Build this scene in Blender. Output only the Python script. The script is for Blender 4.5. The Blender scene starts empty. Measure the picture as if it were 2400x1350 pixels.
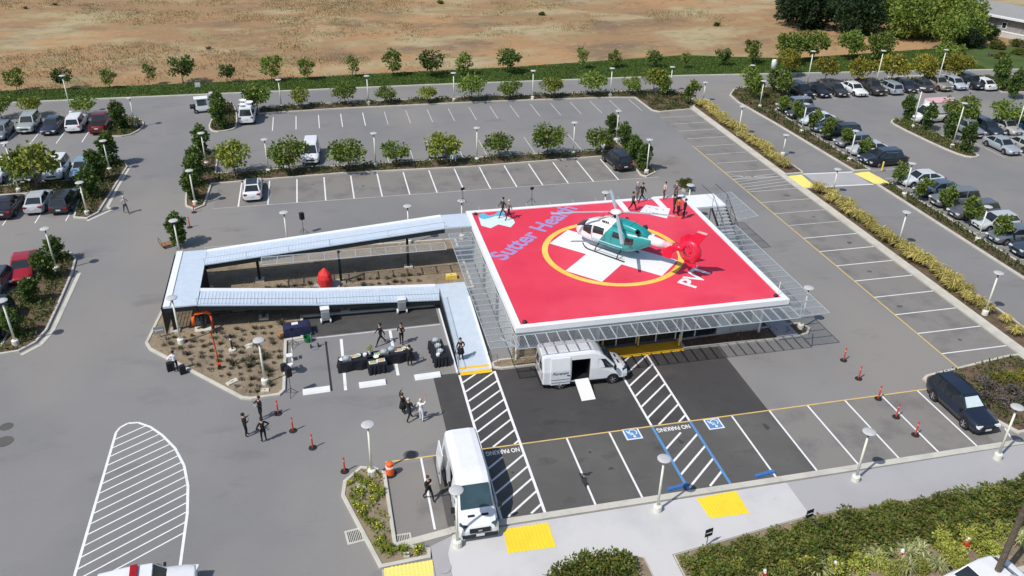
import bpy, bmesh, math, random
from mathutils import Vector, Matrix, noise as mnoise
random.seed(7)
R = math.radians
S = bpy.context.scene
COL = S.collection

# ---------------------------------------------------------------- camera, sky, sun, exposure
FPX, PITCH, ROLL, YAW = 1948.218, R(29.48367), R(1.16309), R(13.32134)
CAM = Vector((-41.6662, -66.2348, 33.0067))
_f = Vector((math.sin(YAW)*math.cos(PITCH), math.cos(YAW)*math.cos(PITCH), -math.sin(PITCH)))
_r = Vector((math.cos(YAW), -math.sin(YAW), 0)); _u = _r.cross(_f)
CR = _r*math.cos(ROLL) + _u*math.sin(ROLL); CU = -_r*math.sin(ROLL) + _u*math.cos(ROLL); CF = _f
cd = bpy.data.cameras.new('camera'); cd.lens = FPX/2400*36; cd.sensor_width = 36; cd.clip_start = .5; cd.clip_end = 1500
cam = bpy.data.objects.new('camera', cd); COL.objects.link(cam)
cam.matrix_world = Matrix.Translation(CAM) @ Matrix((CR, CU, -CF)).transposed().to_4x4()
S.camera = cam
SUN_EL, SUN_AZ = R(53), R(28)             # shadows fall towards +x, turned 28 degrees to +y
w = bpy.data.worlds.new('World'); S.world = w; w.use_nodes = True
nt = w.node_tree; bg = nt.nodes['Background']; sky = nt.nodes.new('ShaderNodeTexSky'); sky.sky_type = 'NISHITA'; sky.sun_disc = False
sky.sun_elevation = SUN_EL
sd = Vector((math.cos(SUN_EL)*math.cos(SUN_AZ), math.cos(SUN_EL)*math.sin(SUN_AZ), -math.sin(SUN_EL)))   # travel direction
sky.sun_rotation = math.atan2(-sd.x, -sd.y)
bg.inputs[1].default_value = .12; nt.links.new(sky.outputs[0], bg.inputs[0])
sl = bpy.data.lights.new('sun', 'SUN'); sl.energy = 3.8; sl.angle = R(.55); sl.color = (1, .955, .89)
so = bpy.data.objects.new('sun', sl); COL.objects.link(so); so.rotation_euler = sd.to_track_quat('-Z', 'Y').to_euler()
S.view_settings.view_transform = 'Standard'; S.view_settings.look = 'None'; S.view_settings.gamma = 1; S.view_settings.exposure = 0
S.render.engine = 'CYCLES'

def G(px, py, z=0.0):                     # survey: where a photographed point at height z stands in the place
    d = CF*FPX + CR*(px-1200) - CU*(py-675); t = (z-CAM.z)/d.z; p = CAM + d*t
    return Vector((p.x, p.y, z))
def GP(pts, z=0.0): return [tuple(G(x, y, z)[:2]) for x, y in pts]
def proj(p):
    d = Vector(p)-CAM; k = FPX/d.dot(CF); return 1200+k*d.dot(CR), 675-k*d.dot(CU)
def height_at(b, headpx):                 # height of a post standing at b whose top is seen at headpx
    best = min((abs(proj((b.x, b.y, i*.05))[1]-headpx), i*.05) for i in range(20, 160)); return best[1]

# ---------------------------------------------------------------- mesh building
class MB:
    def __init__(s): s.v = []; s.f = []; s.m = []
    def add(s, vs, fs, mi=0):
        o = len(s.v); s.v += [tuple(v) for v in vs]; s.f += [tuple(i+o for i in f) for f in fs]; s.m += [mi]*len(fs); return s
    def box(s, c, d, rz=0, mi=0, ry=0, taper=1):
        x, y, z = d[0]/2, d[1]/2, d[2]/2; vs = []
        m = Matrix.Rotation(rz, 3, 'Z') @ Matrix.Rotation(ry, 3, 'Y')
        for k, (a, b, e) in enumerate(((-1,-1,-1),(1,-1,-1),(1,1,-1),(-1,1,-1),(-1,-1,1),(1,-1,1),(1,1,1),(-1,1,1))):
            q = taper if e > 0 else 1
            vs.append(m @ Vector((a*x*q, b*y*q, e*z)) + Vector(c))
        return s.add(vs, [(0,3,2,1),(4,5,6,7),(0,1,5,4),(1,2,6,5),(2,3,7,6),(3,0,4,7)], mi)
    def bar(s, p, q, wd, ht, mi=0):       # straight bar of rectangular section
        p, q = Vector(p), Vector(q); d = (q-p).normalized(); up = Vector((0,0,1))
        if abs(d.z) > .95: up = Vector((0,1,0))
        a = d.cross(up).normalized()*wd/2; b = a.cross(d).normalized()*ht/2
        vs = [p-a-b, p+a-b, p+a+b, p-a+b, q-a-b, q+a-b, q+a+b, q-a+b]
        return s.add(vs, [(0,1,2,3),(4,7,6,5),(0,4,5,1),(1,5,6,2),(2,6,7,3),(3,7,4,0)], mi)
    def tube(s, pts, r, n=6, mi=0, cap=True):
        pts = [Vector(p) for p in pts]; rs = r if isinstance(r, (list, tuple)) else [r]*len(pts); rings = []
        for i, p in enumerate(pts):
            d = (pts[min(i+1, len(pts)-1)]-pts[max(i-1, 0)]).normalized(); up = Vector((0,0,1)) if abs(d.z) < .9 else Vector((1,0,0))
            a = d.cross(up).normalized(); b = d.cross(a)
            rings.append([p + (a*math.cos(t)+b*math.sin(t))*rs[i] for t in (2*math.pi*k/n for k in range(n))])
        return s.loft(rings, mi, cap)
    def loft(s, rings, mi=0, cap=True):
        n = len(rings[0]); vs = [v for r in rings for v in r]; fs = []
        for i in range(len(rings)-1):
            for k in range(n): fs.append((i*n+k, i*n+(k+1) % n, (i+1)*n+(k+1) % n, (i+1)*n+k))
        if cap: fs += [tuple(range(n))[::-1], tuple(range((len(rings)-1)*n, len(rings)*n))]
        return s.add(vs, fs, mi)
    def lathe(s, prof, n=12, c=(0,0,0), mi=0):
        return s.loft([[(c[0]+r*math.cos(2*math.pi*k/n), c[1]+r*math.sin(2*math.pi*k/n), c[2]+z) for k in range(n)] for r, z in prof], mi)
    def prism(s, poly, z0, z1, mi=0, mtop=None):
        n = len(poly); a = sum(poly[i][0]*poly[(i+1) % n][1]-poly[(i+1) % n][0]*poly[i][1] for i in range(n))
        if a < 0: poly = poly[::-1]
        vs = [(x, y, z0) for x, y in poly]+[(x, y, z1) for x, y in poly]
        s.add(vs, [(i, (i+1) % n, n+(i+1) % n, n+i) for i in range(n)]+[tuple(range(n))[::-1]], mi)
        return s.add(vs[n:], [tuple(range(n))], mi if mtop is None else mtop)
    def ell(s, c, r, n=10, m=6, mi=0):
        return s.loft([[(c[0]+r[0]*math.sin(a)*math.cos(t), c[1]+r[1]*math.sin(a)*math.sin(t), c[2]+r[2]*math.cos(a)) for t in (2*math.pi*k/n for k in range(n))]
                       for a in (math.pi*(.03+.94*j/m) for j in range(m, -1, -1))], mi)
    def build(s, name, mats, parent=None, smooth=False, loc=None, rz=0):
        me = bpy.data.meshes.new(name); me.from_pydata(s.v, [], s.f)
        for x in (mats if isinstance(mats, (list, tuple)) else [mats]): me.materials.append(x)
        if any(s.m): me.polygons.foreach_set('material_index', s.m)
        if smooth: me.polygons.foreach_set('use_smooth', [True]*len(s.f))
        me.update(); return link(name, me, parent, loc, rz)
def link(name, me, parent=None, loc=None, rz=0):
    o = bpy.data.objects.new(name, me); COL.objects.link(o)
    if parent is not None: o.parent = parent
    if loc is not None: o.location = loc
    if rz: o.rotation_euler.z = rz
    return o
def empty(name, loc, rz=0):
    o = link(name, None, None, loc, rz); o.empty_display_size = .3; return o
def tag(o, label, cat, group=None):
    o['label'] = label; o['category'] = cat
    if group: o['group'] = group
    return o
def struct(o, kind='structure'): o['kind'] = kind; return o
def copy_tree(o, parent=None):
    c = o.copy(); COL.objects.link(c); c.parent = parent
    for ch in o.children: copy_tree(ch, c)
    return c
ORD = ['first','second','third','fourth','fifth','sixth','seventh','eighth','ninth','tenth','eleventh','twelfth','thirteenth','fourteenth','fifteenth','sixteenth','seventeenth','eighteenth','nineteenth','twentieth','twenty-first','twenty-second','twenty-third','twenty-fourth']
def nth(n):                                # 0 -> first
    if n < len(ORD): return ORD[n]
    n += 1; t = {2: 'twent', 3: 'thirt', 4: 'fort', 5: 'fift', 6: 'sixt'}[n//10]
    return t+'ieth' if n % 10 == 0 else t+'y-'+ORD[n % 10-1]

# ---------------------------------------------------------------- materials
def nodes(m): m.use_nodes = True; return m.node_tree, m.node_tree.nodes['Principled BSDF']
def mat(name, c, rough=.6, metal=0, var=.12, scale=3, bump=0, spec=.4, c2=None, detail=6, coat=0):
    m = bpy.data.materials.new(name); t, b = nodes(m); b.inputs['Roughness'].default_value = rough; b.inputs['Metallic'].default_value = metal
    b.inputs['Specular IOR Level'].default_value = spec; b.inputs['Coat Weight'].default_value = coat
    if var or c2:
        co = t.nodes.new('ShaderNodeTexCoord'); n = t.nodes.new('ShaderNodeTexNoise'); n.inputs['Scale'].default_value = scale; n.inputs['Detail'].default_value = detail
        r = t.nodes.new('ShaderNodeValToRGB'); a = c2 or tuple(x*(1-var) for x in c); e = c if c2 else tuple(min(1, x*(1+var)) for x in c)
        r.color_ramp.elements[0].position = .3; r.color_ramp.elements[1].position = .7
        r.color_ramp.elements[0].color = (*a, 1); r.color_ramp.elements[1].color = (*e, 1)
        t.links.new(co.outputs['Object'], n.inputs['Vector']); t.links.new(n.outputs[0], r.inputs[0]); t.links.new(r.outputs[0], b.inputs['Base Color'])
        if bump:
            bp = t.nodes.new('ShaderNodeBump'); bp.inputs['Strength'].default_value = bump; bp.inputs['Distance'].default_value = .05
            n2 = t.nodes.new('ShaderNodeTexNoise'); n2.inputs['Scale'].default_value = scale*6; n2.inputs['Detail'].default_value = 4
            t.links.new(co.outputs['Object'], n2.inputs['Vector']); t.links.new(n2.outputs[0], bp.inputs['Height']); t.links.new(bp.outputs[0], b.inputs['Normal'])
    else: b.inputs['Base Color'].default_value = (*c, 1)
    return m
def layered(name, base, layers, rough=.9, bump=.3, bscale=40):
    """ground colour: base tone with noise-shaped patches; layers = (colour, scale, lo, hi, detail, stretch, seed)"""
    m = bpy.data.materials.new(name); t, b = nodes(m); b.inputs['Roughness'].default_value = rough; b.inputs['Specular IOR Level'].default_value = .25
    g = t.nodes.new('ShaderNodeNewGeometry'); last = None
    for c, sc, lo, hi, det, st, sd_ in layers:
        mp = t.nodes.new('ShaderNodeMapping'); mp.inputs['Scale'].default_value = st; mp.inputs['Location'].default_value = (sd_*17.3, sd_*5.1, 0)
        n = t.nodes.new('ShaderNodeTexNoise'); n.inputs['Scale'].default_value = sc; n.inputs['Detail'].default_value = det; n.inputs['Roughness'].default_value = .62
        r = t.nodes.new('ShaderNodeMapRange'); r.inputs['From Min'].default_value = lo; r.inputs['From Max'].default_value = hi
        mx = t.nodes.new('ShaderNodeMix'); mx.data_type = 'RGBA'
        t.links.new(g.outputs['Position'], mp.inputs['Vector']); t.links.new(mp.outputs[0], n.inputs['Vector']); t.links.new(n.outputs[0], r.inputs[0]); t.links.new(r.outputs[0], mx.inputs[0])
        if last is None: mx.inputs[6].default_value = (*base, 1)
        else: t.links.new(last, mx.inputs[6])
        mx.inputs[7].default_value = (*c, 1); last = mx.outputs[2]
    t.links.new(last, b.inputs['Base Color'])
    if bump:
        n = t.nodes.new('ShaderNodeTexNoise'); n.inputs['Scale'].default_value = bscale; n.inputs['Detail'].default_value = 5
        bp = t.nodes.new('ShaderNodeBump'); bp.inputs['Strength'].default_value = bump; bp.inputs['Distance'].default_value = .03
        t.links.new(g.outputs['Position'], n.inputs['Vector']); t.links.new(n.outputs[0], bp.inputs['Height']); t.links.new(bp.outputs[0], b.inputs['Normal'])
    return m
def leafmat(name, cols, trans=.25):
    m = bpy.data.materials.new(name); t, b = nodes(m); b.inputs['Roughness'].default_value = .55; b.inputs['Specular IOR Level'].default_value = .3
    g = t.nodes.new('ShaderNodeNewGeometry'); r = t.nodes.new('ShaderNodeValToRGB'); oi = t.nodes.new('ShaderNodeObjectInfo')
    r.color_ramp.elements[0].color = (*cols[0], 1); r.color_ramp.elements[1].color = (*cols[-1], 1)
    for i, c in enumerate(cols[1:-1]):
        e = r.color_ramp.elements.new((i+1)/(len(cols)-1)); e.color = (*c, 1)
    h = t.nodes.new('ShaderNodeHueSaturation'); mr = t.nodes.new('ShaderNodeMapRange'); mr.inputs['To Min'].default_value = .75; mr.inputs['To Max'].default_value = 1.25
    t.links.new(oi.outputs['Random'], mr.inputs[0]); t.links.new(mr.outputs[0], h.inputs['Value'])
    t.links.new(g.outputs['Random Per Island'], r.inputs[0]); t.links.new(r.outputs[0], h.inputs['Color']); t.links.new(h.outputs[0], b.inputs['Base Color'])
    tr = t.nodes.new('ShaderNodeBsdfTranslucent'); mx = t.nodes.new('ShaderNodeMixShader'); mx.inputs[0].default_value = trans
    t.links.new(h.outputs[0], tr.inputs[0]); out = t.nodes['Material Output']
    t.links.new(b.outputs[0], mx.inputs[1]); t.links.new(tr.outputs[0], mx.inputs[2]); t.links.new(mx.outputs[0], out.inputs[0])
    return m
X1 = (1, 1, 1)
M = {}
M['asphalt'] = layered('asphalt', (.235, .229, .224), [((.2, .198, .199), .07, .42, .62, 4, X1, 1), ((.262, .246, .225), .045, .48, .66, 3, (1, .6, 1), 2), ((.165, .162, .16), .35, .58, .78, 7, (.5, 1, 1), 3), ((.275, .27, .263), 9, .55, .85, 3, X1, 4), ((.17, .167, .164), 1.1, .69, .8, 6, X1, 5)], .88, .25, 60)
M['fresh_asphalt'] = layered('fresh_asphalt', (.062, .059, .059), [((.08, .078, .074), .25, .45, .65, 5, X1, 6), ((.048, .046, .047), .8, .55, .72, 6, (.4, 1, 1), 7), ((.1, .098, .093), 14, .55, .85, 3, X1, 8)], .85, .25, 60)
M['worn_asphalt'] = layered('worn_asphalt', (.105, .1, .095), [((.125, .122, .112), .22, .45, .65, 5, X1, 9), ((.07, .068, .066), .6, .58, .74, 6, (.6, 1, 1), 10), ((.14, .135, .13), 14, .55, .85, 3, X1, 4)], .85, .25, 60)
M['mid_asphalt'] = layered('mid_asphalt', (.228, .215, .198), [((.165, .158, .15), .4, .48, .68, 5, X1, 11), ((.285, .27, .25), 9, .55, .85, 3, X1, 12)], .88, .25, 60)
M['concrete'] = layered('concrete', (.58, .57, .56), [((.5, .495, .49), .3, .45, .7, 6, X1, 13), ((.46, .45, .44), 2.2, .66, .8, 6, X1, 14)], .85, .15, 50)
M['grey_concrete'] = layered('grey_concrete', (.40, .39, .395), [((.36, .355, .36), .25, .45, .7, 5, X1, 15), ((.32, .31, .31), 3, .66, .8, 5, X1, 16)], .85, .15, 50)
M['kerb'] = layered('kerb', (.56, .54, .47), [((.46, .44, .39), .8, .45, .7, 6, X1, 17), ((.36, .34, .3), 4, .62, .8, 5, X1, 18)], .85, .2, 30)
M['dirt'] = layered('dirt', (.28, .22, .15), [((.2, .155, .108), .5, .45, .65, 6, X1, 19), ((.4, .32, .22), 2.5, .55, .75, 6, X1, 20)], .95, .6, 12)
M['mulch'] = layered('mulch', (.15, .105, .07), [((.09, .065, .045), 1.2, .45, .65, 6, X1, 21), ((.24, .18, .12), 3.5, .6, .8, 6, X1, 22)], .95, .7, 14)
M['field'] = layered('field', (.32, .2, .103), [((.41, .245, .118), .022, .46, .58, 5, (.8, 1, 1), 23), ((.21, .145, .09), .075, .5, .63, 9, (.7, 1.0, 1), 24), ((.40, .33, .19), .07, .5, .62, 9, (.65, 1.0, 1), 25), ((.27, .24, .12), .2, .55, .68, 9, (.7, 1.0, 1), 26), ((.19, .12, .075), .6, .56, .74, 9, (.7, 1.0, 1), 27), ((.46, .38, .23), 1.1, .58, .76, 9, (.7, 1, 1), 50)], .95, 1.0, .8)
M['grass_soil'] = layered('grass_soil', (.075, .115, .03), [((.05, .085, .022), .3, .45, .65, 6, X1, 28), ((.17, .15, .07), .18, .6, .75, 6, X1, 29)], .95, .6, 8)
M['paint_white'] = layered('paint_white', (.8, .8, .79), [((.66, .66, .65), 1.5, .5, .72, 6, X1, 30), ((.36, .36, .36), 7, .63, .8, 8, X1, 31)], .7, .1, 40)
M['paint_faded'] = layered('paint_faded', (.55, .54, .53), [((.4, .4, .39), 1.5, .45, .7, 6, X1, 32), ((.3, .3, .3), 9, .62, .82, 6, X1, 33)], .75, .1, 40)
M['paint_yellow'] = layered('paint_yellow', (.72, .5, .17), [((.55, .4, .2), 1.5, .5, .72, 6, X1, 34), ((.35, .3, .22), 8, .6, .8, 6, X1, 35)], .75, .1, 40)
M['paint_blue'] = layered('paint_blue', (.10, .26, .52), [((.16, .3, .48), 1.5, .5, .72, 6, X1, 36), ((.2, .24, .3), 8, .66, .82, 6, X1, 37)], .7, .1, 40)
M['tactile'] = layered('tactile', (.86, .64, .045), [((.8, .56, .04), .7, .5, .72, 5, X1, 38), ((.6, .42, .06), 6, .7, .85, 5, X1, 39)], .7, .2, 25)
M['tactile_pale'] = layered('tactile_pale', (.84, .72, .2), [((.78, .66, .2), .7, .5, .72, 5, X1, 40)], .75, .2, 25)
M['tactile_orange'] = layered('tactile_orange', (.82, .5, .03), [((.7, .4, .03), .7, .5, .72, 5, X1, 41)], .7, .2, 25)
M['stain'] = mat('stain', (.03, .03, .03), .7, var=.3)
M['white_metal'] = mat('white_metal', (.78, .79, .78), .45, var=.05)
M['cream_metal'] = mat('cream_metal', (.74, .74, .64), .5, var=.06)
M['grey_metal'] = mat('grey_metal', (.42, .44, .45), .4, .5, var=.1)
M['galv'] = mat('galv', (.5, .54, .56), .45, .35, var=.12, scale=8)
M['deck_alu'] = mat('deck_alu', (.52, .6, .69), .6, 0, var=.05, scale=2)
M['deck_rib'] = mat('deck_rib', (.56, .65, .75), .6, 0, var=.05, scale=2)
M['deck_white'] = mat('deck_white', (.78, .8, .82), .55, var=.04)
M['lamp_grey'] = mat('lamp_grey', (.5, .5, .5), .55, var=.1, scale=9)
M['dark_steel'] = mat('dark_steel', (.022, .028, .03), .5, .3, var=.2)
M['black'] = mat('black', (.014, .014, .015), .6, var=.3)
M['rubber'] = mat('rubber', (.018, .018, .018), .85, var=.2)
M['black_cloth'] = mat('black_cloth', (.012, .014, .02), .9, var=.3, scale=9, bump=.3)
M['rim'] = mat('rim', (.5, .5, .52), .35, .7, var=.1)
M['glass'] = mat('glass', (.018, .024, .028), .06, var=.2, spec=.8)
M['glass_teal'] = mat('glass_teal', (.04, .075, .085), .06, var=.25, scale=1.2, spec=.8)
M['lamp_glass'] = mat('lamp_glass', (.75, .77, .78), .15, var=.05, spec=.7)
M['tail_red'] = mat('tail_red', (.35, .012, .015), .25, var=.15)
M['plate'] = mat('plate', (.7, .7, .68), .5, var=.1)
M['pad_red'] = layered('pad_red', (.71, .045, .085), [((.76, .07, .115), .12, .42, .62, 4, X1, 42), ((.66, .042, .085), .3, .55, .75, 5, X1, 43), ((.6, .05, .085), 2.2, .66, .82, 8, (.5, 1, 1), 51), ((.8, .16, .2), 5, .7, .85, 6, X1, 52)], .6, .05, 30)
M['pad_white'] = layered('pad_white', (.8, .8, .8), [((.74, .745, .76), .3, .5, .7, 5, X1, 44)], .6, .05, 30)
M['pad_yellow'] = layered('pad_yellow', (.84, .55, .09), [((.86, .64, .16), .3, .45, .65, 5, X1, 45)], .6, .05, 30)
M['pad_purple'] = mat('pad_purple', (.35, .28, .54), .6, var=.08)
M['pad_cyan'] = mat('pad_cyan', (.12, .46, .62), .6, var=.1)
M['pad_pale'] = mat('pad_pale', (.66, .78, .82), .6, var=.05)
M['net'] = mat('net', (.42, .46, .48), .5, .3, var=.1)
M['wall'] = mat('wall', (.55, .54, .5), .8, var=.06, scale=1.5)
M['wall_beige'] = mat('wall_beige', (.42, .34, .24), .85, var=.15, scale=3, bump=.3)
M['orange'] = mat('orange', (.8, .13, .02), .5, var=.08)
M['red_orange'] = mat('red_orange', (.62, .06, .025), .5, var=.15)
M['red_cover'] = mat('red_cover', (.7, .035, .035), .6, var=.12, scale=6, bump=.2)
M['green_plastic'] = mat('green_plastic', (.01, .16, .05), .45, var=.15)
M['blue_plastic'] = mat('blue_plastic', (.06, .17, .42), .45, var=.1)
M['navy_cloth'] = mat('navy_cloth', (.015, .02, .06), .9, var=.3)
M['white_cloth'] = mat('white_cloth', (.75, .75, .75), .9, var=.05)
M['ceramic'] = mat('ceramic', (.78, .79, .8), .25, var=.05)
M['food_green'] = mat('food_green', (.35, .42, .18), .7, var=.35, scale=14)
M['food_warm'] = mat('food_warm', (.55, .4, .22), .7, var=.35, scale=14)
M['bark'] = mat('bark', (.13, .095, .065), .9, var=.3, scale=9, bump=.5)
M['wood_pole'] = mat('wood_pole', (.12, .095, .07), .9, var=.35, scale=6, bump=.5)
M['wood'] = mat('wood', (.35, .19, .09), .7, var=.25, scale=7)
M['shingle'] = mat('shingle', (.32, .32, .31), .9, var=.12, scale=4, bump=.3)
M['siding'] = mat('siding', (.27, .26, .25), .85, var=.12, scale=2)
M['stone'] = mat('stone', (.6, .56, .47), .85, var=.15, scale=5, bump=.3)
M['yellow_post'] = mat('yellow_post', (.78, .58, .12), .5, var=.1)
M['sunshade'] = mat('sunshade', (.68, .78, .78), .4, .2, var=.08, scale=12)
M['leaf_mid'] = leafmat('leaf_mid', [(.06, .11, .018), (.12, .19, .03), (.2, .27, .045), (.28, .31, .065)])
M['leaf_bright'] = leafmat('leaf_bright', [(.08, .13, .018), (.17, .23, .03), (.28, .33, .045), (.38, .35, .065)])
M['leaf_dark'] = leafmat('leaf_dark', [(.03, .065, .016), (.065, .12, .024), (.11, .175, .036), (.17, .22, .05)])
M['leaf_deep'] = leafmat('leaf_deep', [(.014, .03, .012), (.025, .05, .018), (.045, .075, .022)])
M['leaf_yellow'] = leafmat('leaf_yellow', [(.1, .12, .02), (.2, .2, .025), (.3, .27, .035), (.36, .3, .05)])
M['leaf_hedge'] = leafmat('leaf_hedge', [(.035, .065, .013), (.08, .125, .022), (.14, .175, .032), (.2, .14, .04), (.17, .24, .045)])
M['leaf_flax'] = leafmat('leaf_flax', [(.2, .2, .045), (.42, .36, .09), (.58, .48, .16), (.62, .52, .2)], .2)
M['leaf_lime'] = leafmat('leaf_lime', [(.2, .24, .04), (.36, .38, .07), (.46, .46, .12)], .2)
M['leaf_pale'] = leafmat('leaf_pale', [(.22, .25, .09), (.4, .42, .18), (.52, .52, .27)], .2)
M['leaf_cover'] = leafmat('leaf_cover', [(.035, .06, .013), (.065, .1, .02), (.11, .14, .03), (.16, .17, .04)])
M['leaf_grass'] = leafmat('leaf_grass', [(.045, .085, .015), (.085, .145, .022), (.13, .19, .035)])
M['leaf_dry'] = leafmat('leaf_dry', [(.26, .19, .09), (.42, .33, .16), (.5, .4, .2), (.3, .26, .12)], .15)
M['leaf_mauve'] = leafmat('leaf_mauve', [(.1, .09, .06), (.17, .14, .13), (.24, .2, .2), (.14, .14, .06)])
M['leaf_scrub'] = leafmat('leaf_scrub', [(.03, .04, .02), (.06, .07, .035), (.1, .1, .05), (.13, .11, .07)])
M['flower_yellow'] = mat('flower_yellow', (.75, .62, .06), .6, var=.1)

# ---------------------------------------------------------------- the setting: terrain, field, asphalt
def inside(p, poly):
    c = False; n = len(poly); x, y = p
    for i in range(n):
        (a, b), (d, e) = poly[i], poly[(i+1) % n]
        if (b > y) != (e > y) and x < (d-a)*(y-b)/(e-b)+a: c = not c
    return c
def area(p): return sum(p[i][0]*p[(i+1) % len(p)][1]-p[(i+1) % len(p)][0]*p[i][1] for i in range(len(p)))/2
def ccw(p): return p if area(p) > 0 else p[::-1]
def chaikin(p, k=2):
    for _ in range(k):
        q = []
        for i in range(len(p)):
            a, b = p[i], p[(i+1) % len(p)]
            q += [(a[0]*.75+b[0]*.25, a[1]*.75+b[1]*.25), (a[0]*.25+b[0]*.75, a[1]*.25+b[1]*.75)]
        p = q
    return p
def offset(p, d):                          # inward offset of a ccw polygon
    n = len(p); out = []
    for i in range(n):
        a, b, c = Vector(p[i-1]), Vector(p[i]), Vector(p[(i+1) % n]); e, f = (b-a).normalized(), (c-b).normalized()
        m = Vector((-e.y, e.x))+Vector((-f.y, f.x)); k = max(.35, m.length/2); m = m.normalized()
        out.append(tuple(b+m*d/k))
    return out
def ring(poly, wd, z0, z1, name, m, parent):
    poly = ccw(poly); q = offset(poly, wd); n = len(poly); mb = MB()
    vs = [(x, y, z0) for x, y in poly]+[(x, y, z1-.015) for x, y in poly]+[(x, y, z1) for x, y in offset(poly, .02)]+[(x, y, z1) for x, y in q]+[(x, y, z0) for x, y in q]
    fs = []
    for k in range(4):
        for i in range(n): fs.append((k*n+i, k*n+(i+1) % n, (k+1)*n+(i+1) % n, (k+1)*n+i))
    mb.add(vs, fs); return mb.build(name, m, parent)
ter = MB().add([(-500, -300, -.06), (500, -300, -.06), (500, 700, -.06), (-500, 700, -.06)], [(0, 1, 2, 3)]).build('field', M['field']); struct(ter)
BK = [(-160, 50.2), (-82, 49.8), (-27, 49.4), (12, 48.2), (38, 46), (66, 43.3), (140, 36)]
lot = MB().add([(x, y, 0) for x, y in [(-160, -90), (140, -90)]+BK[::-1]], [tuple(range(9))]).build('parking_lot', M['asphalt']); struct(lot)
gpoly = BK+[(140, 55), (66, 58), (32, 55.2), (16, 60), (-13, 57), (-39, 56.3), (-56, 55.4), (-84, 55.6), (-160, 56)]
verge = MB().prism(gpoly, -.05, .09).build('grass_verge', M['grass_soil']); struct(verge)
mb = MB()
for a, b in zip(BK[:-1], BK[1:]): mb.bar((*a, .06), (*b, .06), .3, .14)
mb.build('kerb', M['kerb'], verge)
def sheet(name, poly, z, m, parent=lot):
    return MB().add([(x, y, z) for x, y in ccw(poly)], [tuple(range(len(poly)))]).build(name, m, parent)
# resurfaced areas
sheet('fresh_asphalt', [(-36.15, -20.2), (-36.15, -28.2), (-15.5, -28.2), (-15.5, -20.2)], .004, M['fresh_asphalt'])
sheet('worn_asphalt', [(-37.3, -28.21), (-37.3, -34.05), (-15.5, -34.05), (-15.5, -28.21)], .004, M['worn_asphalt'])
sheet('stall_asphalt', [(-15.48, -28.2), (-15.48, -34.05), (-3.2, -34.05), (-3.2, -28.2)], .004, M['mid_asphalt'])
sheet('stall_asphalt', [(-40.0, -28.6), (-40.0, -34.6), (-37.32, -34.6), (-37.32, -28.6)], .004, M['mid_asphalt'])
sheet('fresh_asphalt', [(-44.6, -13.75), (-34.7, -13.6), (-34.7, -11.2), (-44.6, -10.9)], .004, M['fresh_asphalt'])
sheet('stall_asphalt', [(0.05, -30), (5.5, -30), (5.5, 33), (0.05, 33)], .004, M['mid_asphalt'])
sheet('stall_asphalt', [(-52.8, 11.1), (-3, 11.1), (-3, 17.3), (-52.8, 17.3)], .004, M['mid_asphalt'])
# ---- painted lines, each a piece of its own
def line(p, q, wd=.11, m='paint_white', z=.009, name='stall_line'):
    p, q = Vector((*p, 0)), Vector((*q, 0)); d = (q-p).normalized(); a = Vector((-d.y, d.x, 0))*wd/2; o = Vector((0, 0, z))
    return MB().add([p-a+o, q-a+o, q+a+o, p+a+o], [(0, 1, 2, 3)]).build(name, M[m], lot)
W9 = 2.743
YO, YK = -28.28, -34.1
for x in (-29.05, -26.31, -18.09, -15.45, -12.73, -10.0, -7.28, -4.56): line((x, YO), (x, YK), .12)
line((-38.0, -28.3), (-38.0, -34.1), .12)
line((-40.1, -28.27), (-2.9, -28.25), .1, 'paint_yellow', .013, 'yellow_line')
line((-4.5, YK-.0), (-1.6, YK), .1, 'paint_white', .013)
line((-2.0, YK+.05), (-1.6, YK+1.2), .1, 'paint_white', .013)
for k in range(-4, 11):
    if k in (-3,): continue
    y = -W9*k; line((.06, y), (5.45, y), .1, 'paint_faded' if k < 2 else 'paint_white')
for y in (13.7, 16.45, 19.2, 21.9, 24.7, 27.4, 30.1): line((.3, y), (5.3, y), .09, 'paint_faded')
line((0, 19.5), (0, -30.2), .1, 'paint_yellow', .013, 'yellow_line')
for i in range(7): line((.1, 6.0+i*.75), (5.4, 8.3+(i-3)*.75+.6) if i < 5 else (5.4-(i-4)*1.6, 8.4+.6), .09, 'paint_faded', .013)
line((0.06, 8.9), (5.4, 8.9), .1, 'paint_faded')
for k in range(16):
    x = -50.57+2.75*k
    if k != 15: line((x, 11.04), (x, 17.2), .13)
line((-52.9, 11.02), (-7.5, 11.0), .09, 'paint_faded', .013)
for k in range(20):                        # back stalls under the road strip
    x = -47.9+2.75*k; line((x, 33.2), (x, 38.4), .1, 'paint_faded' if k > 4 else 'paint_white')
for k in range(14):                        # upper side of the middle island
    x = -46.3+2.75*k; line((x, 20.4), (x, 25.8), .1, 'paint_faded')
for x in (-85.4, -82.6, -79.9, -77.1, -74.4, -71.6, -68.9): line((x, 26.2+6.6), (x, 32.8+6.2), .1)
for x in (-79.3, -76.6, -73.9, -71.1, -68.4): line((x, 21.5), (x, 26.4), .1)
for x in (-76.6, -73.9, -71.1, -68.4, -65.8): line((x, 10.6), (x, 16), .1)
line((-69.1, -4.2), (-69.1, 1.5), .1)
for k in range(8): line((16.4, 29-W9*k-1.2), (21.2, 29-W9*k-1.2), .1, 'paint_faded')
for k in range(8): line((16.4, 3.4-W9*k+2.8), (21.2, 3.4-W9*k+2.8), .1, 'paint_faded')
for k in range(11): line((24.6+W9*k, 33.6), (24.6+W9*k, 38.8), .1, 'paint_faded')
for k in range(6): line((34.2+W9*k, 9.4), (34.2+W9*k, 20.2), .1, 'paint_faded')
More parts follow.
